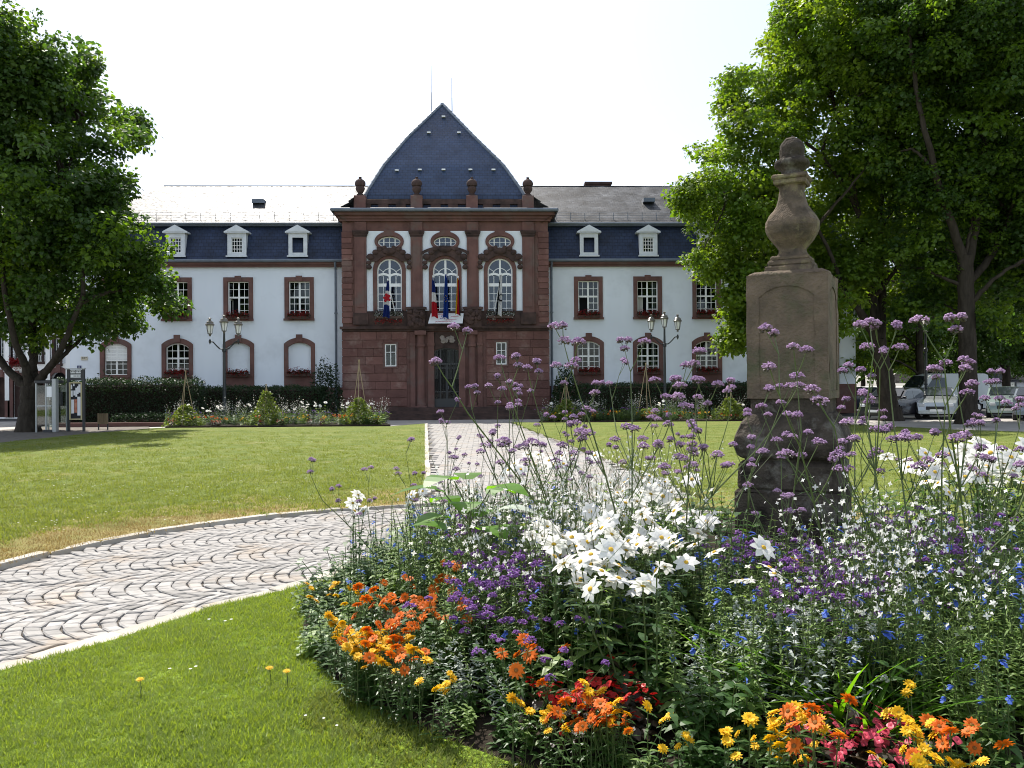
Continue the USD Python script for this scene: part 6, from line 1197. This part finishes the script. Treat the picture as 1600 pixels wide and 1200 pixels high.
AREAS = {
 'dahlia': [('broad white dahlia in the dense white patch left of the monument', [(960, 860, 60, 40, 18), (1020, 805, 60, 40, 14), (1100, 850, 45, 40, 5), (1010, 925, 30, 25, 4), (1190, 900, 30, 20, 1)]), ('white dahlia at the left end of the round bed above the cobbles', [(640, 745, 40, 30, 5), (600, 800, 30, 25, 3)])],
 'gaura': [('airy white gaura behind the white dahlias', [(900, 740, 100, 45, 16), (820, 765, 70, 40, 9), (1000, 710, 60, 30, 6), (740, 750, 50, 25, 5)]), ('airy white gaura right of the monument', [(1330, 785, 60, 45, 5), (1420, 760, 80, 40, 7), (1520, 770, 70, 40, 4), (1300, 840, 80, 30, 2), (1400, 850, 80, 30, 2), (1560, 840, 50, 30, 1)])],
 'helio': [('low purple verbena left of the white dahlias', [(690, 960, 40, 30, 4), (790, 900, 70, 40, 11), (860, 850, 50, 40, 6), (830, 980, 50, 30, 4), (740, 830, 50, 30, 6)]), ('low purple verbena below the monument', [(1240, 880, 70, 50, 15), (1300, 920, 40, 30, 7), (1180, 860, 40, 30, 5), (1350, 850, 50, 30, 3)]), ('low purple verbena at the right edge of the picture', [(1540, 830, 60, 40, 7), (1480, 870, 60, 40, 5), (1400, 840, 60, 40, 3)])],
 'orange': [('orange zinnia on the left flank of the round bed', [(640, 930, 60, 40, 9), (700, 900, 30, 40, 4), (595, 985, 40, 20, 4), (620, 1000, 40, 20, 3), (830, 1000, 20, 30, 2)]), ('orange zinnia in the group at the bottom centre', [(870, 1105, 60, 45, 5), (900, 1150, 40, 30, 2), (820, 1140, 30, 30, 2)]), ('orange zinnia among the flowers at the bottom right', [(1250, 1100, 30, 20, 2), (1480, 1130, 40, 20, 3)])],
 'yellow': [('yellow coreopsis at the left tip of the bed by the lawn', [(530, 995, 40, 22, 12), (505, 975, 22, 25, 6), (545, 1010, 30, 15, 6), (512, 915, 15, 15, 3), (620, 1000, 30, 15, 2), (600, 1050, 25, 10, 2)]), ('yellow coreopsis near the red begonias', [(785, 1100, 20, 30, 4), (970, 1080, 15, 20, 2), (985, 1120, 15, 15, 1), (1010, 1160, 15, 10, 1)]), ('yellow coreopsis around the pink begonias', [(1235, 1105, 45, 25, 5), (1170, 1150, 30, 30, 2), (1240, 1180, 45, 20, 3), (1430, 1110, 20, 20, 2), (1440, 1160, 25, 20, 3), (1480, 1190, 30, 10, 2)]), ('yellow coreopsis among purple verbena below the monument', [(1270, 890, 30, 20, 4)])],
 'redbegonia': [('red begonia with dark leaves in the shade at bottom centre', [(900, 1060, 45, 35, 6), (960, 1050, 40, 30, 5), (930, 1085, 30, 20, 3)])],
 'pinkbegonia': [('pink begonia with dark leaves at the bottom right', [(1310, 1130, 50, 40, 6), (1370, 1150, 40, 30, 4), (1350, 1100, 40, 20, 3), (1410, 1140, 30, 30, 3)])],
 'silver': [('silver leaved plant below the monument', [(1240, 940, 40, 35, 8), (1290, 970, 30, 30, 5), (1200, 940, 30, 30, 4), (1100, 1010, 40, 20, 3)]), ('silver leaved plant among the yellow flowers at the left tip', [(540, 1000, 40, 25, 3), (600, 1020, 30, 20, 3)])],
 'grass': [('clump of broad grass blades at the lower right of the bed', [(1400, 1000, 50, 30, 5), (1350, 1050, 30, 30, 3), (1430, 1070, 40, 30, 3), (1310, 940, 20, 20, 2), (1500, 950, 30, 20, 2), (1380, 1120, 20, 15, 2)]), ('clump of grass blades at the left foot of the bed by the lawn', [(600, 1085, 20, 15, 2), (1140, 860, 10, 10, 1)])]}
for kind, groups_ in AREAS.items():
    nm, cat, H = SPEC[kind]
    for lab, areas in groups_:
        for (cx_, cy_, rx_, ry_, n) in areas:
            for _ in range(n):
                a, u = pg.uniform(0, 6.28), math.sqrt(pg.uniform(0, 1)); sc = pg.uniform(.85, 1.15) * (1.55 if kind == 'grass' else 1); tg = (cx_ + rx_ * u * math.cos(a) - (25 if kind == 'dahlia' else 0), cy_ + ry_ * u * math.sin(a) - (28 if kind == 'dahlia' else 0)); x, y = loc_h(*tg, H * sc); put(kind, nm, lab, cat, lab, x, y, H, sc, tgt=tg)
for k in range(17):
    x_, y_, d_ = pg.uniform(1430, 1660), pg.uniform(700, 765), pg.uniform(5.8, 7.4); y_ -= (x_ - 1430) * .12; q = plane(x_, y_, d_)
    put('dahlia', 'white_dahlia', '', 'dahlia', '', q[0], q[1], .62, float(np.clip((q[2] - mound(q[0], q[1])) / .62, .8, 1.45)))
VB = [(758, 600, 6.8), (690, 628, 7.2), (628, 676, 6.2), (585, 722, 5.6), (800, 592, 6.4), (833, 592, 6.0), (893, 545, 5.0), (960, 520, 4.8), (985, 512, 5.0), (920, 560, 5.4), (880, 600, 5.8), (1035, 560, 5.2), (1075, 590, 4.7), (1110, 580, 5.2), (1140, 600, 5.0), (1212, 525, 4.6), (1289, 530, 4.4), (1340, 620, 4.8), (1378, 480, 4.5), (1345, 520, 5.0), (1400, 540, 4.6), (1440, 510, 4.4),
      (1545, 488, 4.2), (1480, 545, 4.6), (1560, 560, 4.4), (1590, 570, 4.8), (1520, 620, 4.7), (1000, 640, 5.6), (950, 640, 6.2), (870, 650, 6.6), (770, 670, 7.0), (1260, 680, 4.2), (700, 690, 6.6), (1050, 650, 6.0), (1470, 640, 6.2)]
for (x, y, d) in VB:
    q = plane(x, y, d); gzv = float(mound(q[0], q[1])); sc = (q[2] - gzv) / float(np.mean(list(TALL.values())))
    lab = 'tall lilac verbena on thin stems left of the monument' if x < 1165 else 'tall lilac verbena on thin stems right of the monument' if x > 1320 else 'tall lilac verbena on thin stems in front of the monument'
    put('verbena', 'tall_verbena', lab, 'tall verbena', lab, q[0] + pg.normal(0, .05), q[1], 1.4, sc)
def inview(x, y): d = np.array([x, y, 0]) - [0, 0, 0]; return abs((d @ RT) / max(d @ fw, .1)) < .66
k = 0
while k < 250:
    a = pg.uniform(2.7, 6.1); r = BR * math.sqrt(pg.uniform(.3, 1)) - .32; x, y = BC + r * np.array([math.cos(a), math.sin(a)])
    if any(math.hypot(x - a_, y - b_) < .16 for a_, b_ in placed): k += .15; continue
    if not inview(x, y) or (y > 5.8 and pg.random() < .6): continue
    if x > 2.0 and r < 1.6 and pg.random() < .6: continue
    put('salvia', 'blue_salvia', '', 'salvia', '', x, y, .58, pg.uniform(.8, 1.12) * (.9 if r > BR - .75 else 1)); k += 1
for k in range(95):
    a = pg.uniform(4.25, 5.7); r = pg.uniform(1.3, BR - .5); x, y = BC + r * np.array([math.cos(a), math.sin(a)])
    if not inview(x, y) or any(math.hypot(x - a_, y - b_) < .13 for a_, b_ in placed): continue
    put('salvia', 'blue_salvia', '', 'salvia', '', x, y, .58, pg.uniform(.68, 1.0))
# leafy undergrowth between the flowers
n = 0
while n < 105:
    x, y = BC + BR * (2 * pg.uniform(0, 1, 2) - 1); r = math.hypot(x - BC[0], y - BC[1])
    if r > BR - .15 or (y > 7.6 and pg.random() < .7): continue
    if not inview(x, y): continue
    if any(abs(x - a_) < .2 and -.5 < y - b_ < .12 for a_, b_ in placed) and pg.random() < .85: n += .2; continue
    near = y < 4.6; lab = 'dark green leafy plant filling the front of the round bed' if near else 'dark green leafy plant filling the middle of the round bed'
    put('leafy', 'leafy_plant', lab, 'leafy plant', lab, x, y, .34, pg.uniform(.7, 1.1) if near else pg.uniform(.8, 1.25)); n += 1
for k in range(50):
    a = pg.uniform(2.75, 4.3); r = BR - pg.uniform(.05, .7); x, y = BC + r * np.array([math.cos(a), math.sin(a)])
    if any(abs(x - a_) < .1 and abs(y - b_) < .1 for a_, b_ in placed): continue
    put('leafy', 'leafy_plant', '', 'leafy plant', '', x, y, .34, pg.uniform(.55, .85))
for k in range(120):
    a = pg.uniform(3.2, 5.6); r = BR - pg.uniform(.0, .38); x, y = BC + r * np.array([math.cos(a), math.sin(a)])
    if any(math.hypot(x - a_, y - b_) < .07 for a_, b_ in placed): continue
    put('leafy', 'leafy_plant', '', 'leafy plant', '', x, y, .34, pg.uniform(.36, .55))
# the broad leaved plant
x, y = loc_h(735, 752, .86); t = thing('broad_leaved_plant', 'plant with broad bright green leaves at the left of the white dahlias', 'leafy plant', (x, y, mound(x, y)))
g = np.random.default_rng(5); o = MB(); hz_ = float(mound(x, y))
for k in range(13):
    a = k * 2.4 + .4; h = .46 + .03 * k; c = np.array([x, y, hz_ + h]); e = c + np.array([math.cos(a), math.sin(a), .35]) * .16; stemline(o, np.array([[x, y, hz_], [x, y, hz_ + h * .8], e]), .006)
    lf = MB().strips([e], [(math.cos(a), math.sin(a), .25)], [(0, 0, 1)], .27 * g.uniform(.8, 1.2), .19, .3, (.3, .85, 1, .9, .6, .08), .16); part('leaf', lf, M['bgreen'] if k != 5 else M['silver'], t)
part('stalks', o, M['stem'], t)

# ---------------------------------------------------------------- the two far beds
fl_edge = [(255, 668), (612, 667)]; 
def farbed(side, xa, xb, d0, d1):
    n_ = 'left' if side < 0 else 'right'
    pts = [(X_at(xa, d0), d0), (X_at(xb, d0), d0), (X_at(xb - 12 * side * -1, d1), d1), (X_at(xa + 8, d1), d1)]
    part('far_bed_soil', MB().slab(Polygon(pts).buffer(.1), -.05, .06), M['soil'], kind='structure')
    for kind, cnt, lo, hi, what in (('gaura', 24, .45, 1.0, 'white gaura'), ('dahlia', 10, .3, .9, 'white dahlia'), ('silver', 18, .1, .6, 'silver plant'), ('leafy', 44, .0, 1.0, 'green leafy plant'), ('salvia', 46, .2, .9, 'leafy salvia'), ('yellow', 16, .0, .12, 'yellow coreopsis'), ('orange', 12, .0, .12, 'orange zinnia'), ('helio', 14, .1, .6, 'purple verbena'), ('redbegonia', 12, 0, .08, 'red begonia')):
        lab = f'{what} in the far {n_} bed before the town hall'; nm, cat, H = SPEC.get(kind, ('leafy_plant', 'leafy plant', .34))
        for k in range(cnt):
            u, v = pg.uniform(0, 1), pg.uniform(lo, hi); d = d0 + .1 + (d1 - d0 - .2) * v; x = X_at(xa + (xb - xa) * u, d)
            copy(nm, KIND[kind][int(pg.integers(len(KIND[kind])))], (x, d, .05), pg.uniform(0, 6.28), lab, cat, lab, pg.uniform(.9, 1.3) * (1.15 if kind in ('gaura', 'leafy', 'dahlia') else 1))
farbed(-1, 262, 606, 34.6, 37.2); farbed(1, 845, 1165, 36.4, 39.0)
M['vine'] = leafy('climber_leaves', [(0.10, 0.14, 0.03), (0.16, 0.20, 0.05)], .45, (1.6, 1.6, .5))
for (x, yt, yl, d, h, where) in ((290, 578, 634, 35.4, 0, 'leftmost in the far left bed'), (416, 600, 612, 35.6, 0, 'in the middle of the far left bed'), (561, 562, 622, 35.4, 0, 'at the right end of the far left bed'), (884, 590, 625, 37.2, 0, 'at the left end of the far right bed'), (1009, 567, 640, 37.6, 0, 'in front of the right lamp'), (1140, 595, 622, 37.2, 0, 'at the right end of the far right bed')):
    tp, c = plane(x, yt, d), plane(x, 640, d); t = thing('cane_tripod', f'tripod of thin bamboo canes {where}', 'plant support', (c[0], d, .05))
    for k in range(3): a = k * 2.1 + .5; part('cane', MB().tube([(c[0] + .42 * math.cos(a), d + .42 * math.sin(a), .05), tp + np.array([.03 * math.cos(a + 3), .03 * math.sin(a + 3), 0])], .014, 5), M['cane'], t)
    zt = plane(x, yl, d)[2]; g = np.random.default_rng(int(x)); n = 1100; u = g.uniform(0, 1, n) ** 1.3; a = g.uniform(0, 6.28, n); r = (.78 * (1 - u) + .14) * np.sqrt(g.uniform(.2, 1, n)) * (.7 + .6 * meshkit.noise(np.c_[np.cos(a) * 2, np.sin(a) * 2, u * 4], int(x)))
    P = np.c_[c[0] + r * np.cos(a), d + r * np.sin(a), .05 + u * (zt - .05)]; o = MB().strips(P, norm(g.normal(0, 1, (n, 3)) + [0, 0, -.2]), norm(g.normal(0, .6, (n, 3)) + [0, 0, 1]), g.uniform(.07, .13, n), g.uniform(.05, .09, n), .3, (.4, 1, .1), .1)
    cp = thing('climbing_plant', f'bushy yellow green climber on the tripod {where}', 'climbing plant', (c[0], d, .05)); part('foliage', o, M['vine'], cp, kind='stuff'); o = MB()
    for k in range(5): o.tube([(c[0], d, .05), P[g.integers(n)]], [.01, .004], 4)
    part('stem', o, M['stem'], cp, kind='stuff')

# ---------------------------------------------------------------- grass
def tuft(seed, n, L, spread, w):
    g = np.random.default_rng(seed); a = g.uniform(0, 6.28, n); ln = g.uniform(.1, .8, n); b_ = np.c_[g.normal(0, spread, (n, 2)), np.full(n, -.005)]
    return MB().strips(b_, np.c_[np.cos(a) * ln, np.sin(a) * ln, np.ones(n)], np.c_[-np.cos(a), -np.sin(a), ln], L * g.uniform(.5, 1.2, n), w, g.uniform(.1, .5, n), (.8, .9, .1), .1)
M['blade'] = leafy('grass_blades', [(0.135, 0.195, 0.034), (0.195, 0.25, 0.05), (0.27, 0.295, 0.08)], .5, (1.9, 1.8, .5), .5, .3)
M['blade2'] = leafy('summer_grass_blades', [(0.125, 0.165, 0.032), (0.185, 0.215, 0.048), (0.26, 0.255, 0.08)], .45, (1.6, 1.5, .6), .6, .2)
M['drygrass'] = leafy('dry_grass_blades', [(0.24, 0.18, 0.07), (0.34, 0.26, 0.11)], .3, (1.2, 1.1, .8), .8, .1)
def scatter(name, label, cat, P, S, protos, idx, seed):
    g = np.random.default_rng(seed); pth = path_for('/World', name); pi = UsdGeom.PointInstancer.Define(stage, pth); tagp(pi.GetPrim(), label, cat, None, 'stuff'); BASE[pth] = np.zeros(3)
    ps = [part('tuft', mb, mt, pth, world=False) for mb, mt in protos]; N = len(P)
    pi.CreatePrototypesRel().SetTargets([Sdf.Path(q) for q in ps]); pi.CreateProtoIndicesAttr(Vt.IntArray.FromNumpy(idx.astype(np.int32))); pi.CreatePositionsAttr(Vt.Vec3fArray.FromNumpy(P.astype(np.float32)))
    y = g.uniform(0, 6.28, N); pi.CreateOrientationsAttr(Vt.QuathArray([Gf.Quath(float(math.cos(a / 2)), 0.0, 0.0, float(math.sin(a / 2))) for a in y])); pi.CreateScalesAttr(Vt.Vec3fArray.FromNumpy(np.repeat(S[:, None], 3, 1).astype(np.float32)))
from shapely import contains_xy
def fill(poly, box_, dens, seed):
    g = np.random.default_rng(seed); x0, x1, y0, y1 = box_; n = int((x1 - x0) * (y1 - y0) * dens); P = np.c_[g.uniform(x0, x1, n), g.uniform(y0, y1, n)]; P = P[contains_xy(poly, P[:, 0], P[:, 1])]
    X = P @ RT[:2]; Dp = P @ fw[:2]; return P[(abs(X) < Dp * .66 + .5) & (Dp > 1.5)]
npoly = near_poly.difference(Point(*BC).buffer(BR - .05))
P = np.vstack([fill(npoly, (-4, 2.5, 2.2, 8), 1900, 1), fill(npoly, (-2, 7, 8, 11.5), 300, 2)]); g = np.random.default_rng(3); pn = meshkit.fbm(np.c_[P * 1.3, P[:, 0] * 0], 3, 5)
tufts = [(tuft(i, 15, .036, .02, .0036), M['blade']) for i in range(3)] + [(tuft(9, 9, .04, .02, .004), M['blade2'])]
idx = np.where(pn > .56, 3, g.integers(0, 3, len(P))); scatter('near_grass', 'fresh green grass blades of the lawn ring around the flower bed', 'grass', np.c_[P, np.full(len(P), .024)], .55 + .9 * meshkit.fbm(np.c_[P * 2.1, P[:, 0] * 0], 3, 8) * g.uniform(.7, 1.2, len(P)), tufts, idx, 4)
P = np.vstack([fill(lawn_l, (-10, 1, 6, 16), 420, 11), fill(lawn_l, (-20, 1, 16, 31), 80, 12)]); g = np.random.default_rng(14); P = P[g.uniform(0, 1, len(P)) < np.where(P[:, 1] < 16, np.exp(-np.maximum(0, P[:, 1] - 8) / 4.8), np.exp(-(P[:, 1] - 16) / 5.5))]
dd = np.hypot(P[:, 0] - OC[0], P[:, 1] - OC[1]) - OR; dry = meshkit.fbm(np.c_[P * .55, P[:, 0] * 0], 4, 21) + np.clip(.34 - .17 * dd, -.1, .34) + np.random.default_rng(6).normal(0, .06, len(P))
tufts2 = [(tuft(20 + i, 11, .04, .035, .006), M['blade2']) for i in range(3)] + [(tuft(24, 9, .035, .035, .005), M['drygrass'])]
idx = np.where(dry > .735, 3, np.random.default_rng(7).integers(0, 3, len(P))); S = .7 + .5 * np.random.default_rng(8).uniform(0, 1, len(P)) * (1 + P[:, 1] / 18); scatter('lawn_grass', 'mown summer grass of the left lawn with dry patches along the kerb', 'grass', np.c_[P, np.full(len(P), .028)], S, tufts2, idx, 9)
P = fill(lawn_r, (1, 24, 10, 31), 110, 31); P = P[np.random.default_rng(15).uniform(0, 1, len(P)) < np.exp(-(P[:, 1] - 10) / 6)]; scatter('right_lawn_grass', 'mown grass of the right lawn behind the monument', 'grass', np.c_[P, np.full(len(P), .028)], .8 + .6 * np.random.default_rng(9).uniform(0, 1, len(P)), tufts2[:3], np.random.default_rng(10).integers(0, 3, len(P)), 33)
# clover and daisies in the grass
def daisy(seed):
    g = np.random.default_rng(seed); o = MB()
    for k in range(3): c = np.r_[g.normal(0, .05, 2), .035]; th = np.arange(7) * .9; o.strips(np.repeat([c], 7, 0), np.c_[np.cos(th), np.sin(th), np.full(7, .2)], [0, 0, 1], .008, .006, 0, (.5, 1, .3))
    return o
P = np.vstack([fill(lawn_l, (-14, 1, 9, 33), 1.6, 41), fill(npoly, (-3.5, 1.5, 2.5, 7), 1.2, 42)]); scatter('lawn_daisies', 'tiny white daisies sprinkled over the lawns', 'daisies', np.c_[P, np.full(len(P), .03)], np.random.default_rng(43).uniform(.8, 1.6, len(P)), [(daisy(1), M['white_petal']), (daisy(2), M['white_petal'])], np.random.default_rng(44).integers(0, 2, len(P)), 45)
for (x, y, lab) in ((421, 1046, 'yellow dandelion in the grass nearest to the flower bed, left one of two'), (448, 1051, 'yellow dandelion in the grass nearest to the flower bed, right one of two'), (219, 1064, 'single yellow dandelion in the grass near the cobbled path')):
    q = ground(x, y, .1); t = thing('dandelion', lab, 'dandelion', (q[0], q[1], .02)); g = np.random.default_rng(int(x)); stalk = MB(); stemline(stalk, np.array([(0, 0, 0), (.005, 0, .05), (0, 0, .085)]), .003); part('stalk', stalk, M['stem'], t, world=False)
    P_, C_ = MB(), MB(); bloom(P_, C_, g, np.array([0, 0, .085]), (0, -.2, 1), .02, [(16, 1, 0), (12, .7, .1)], .006, cup=.35); f_ = part('flower', P_, M['yellow'], t, world=False); part('flower_centre', C_, M['ycent'], f_, world=False)
    lf = MB().strips(np.zeros((6, 3)), np.c_[np.cos(np.arange(6) * 1.05), np.sin(np.arange(6) * 1.05), np.full(6, .3)], [0, 0, 1], .09, .02, .3, (.3, .8, 1, .1), .1); part('leaves', lf, M['green'], t, world=False)
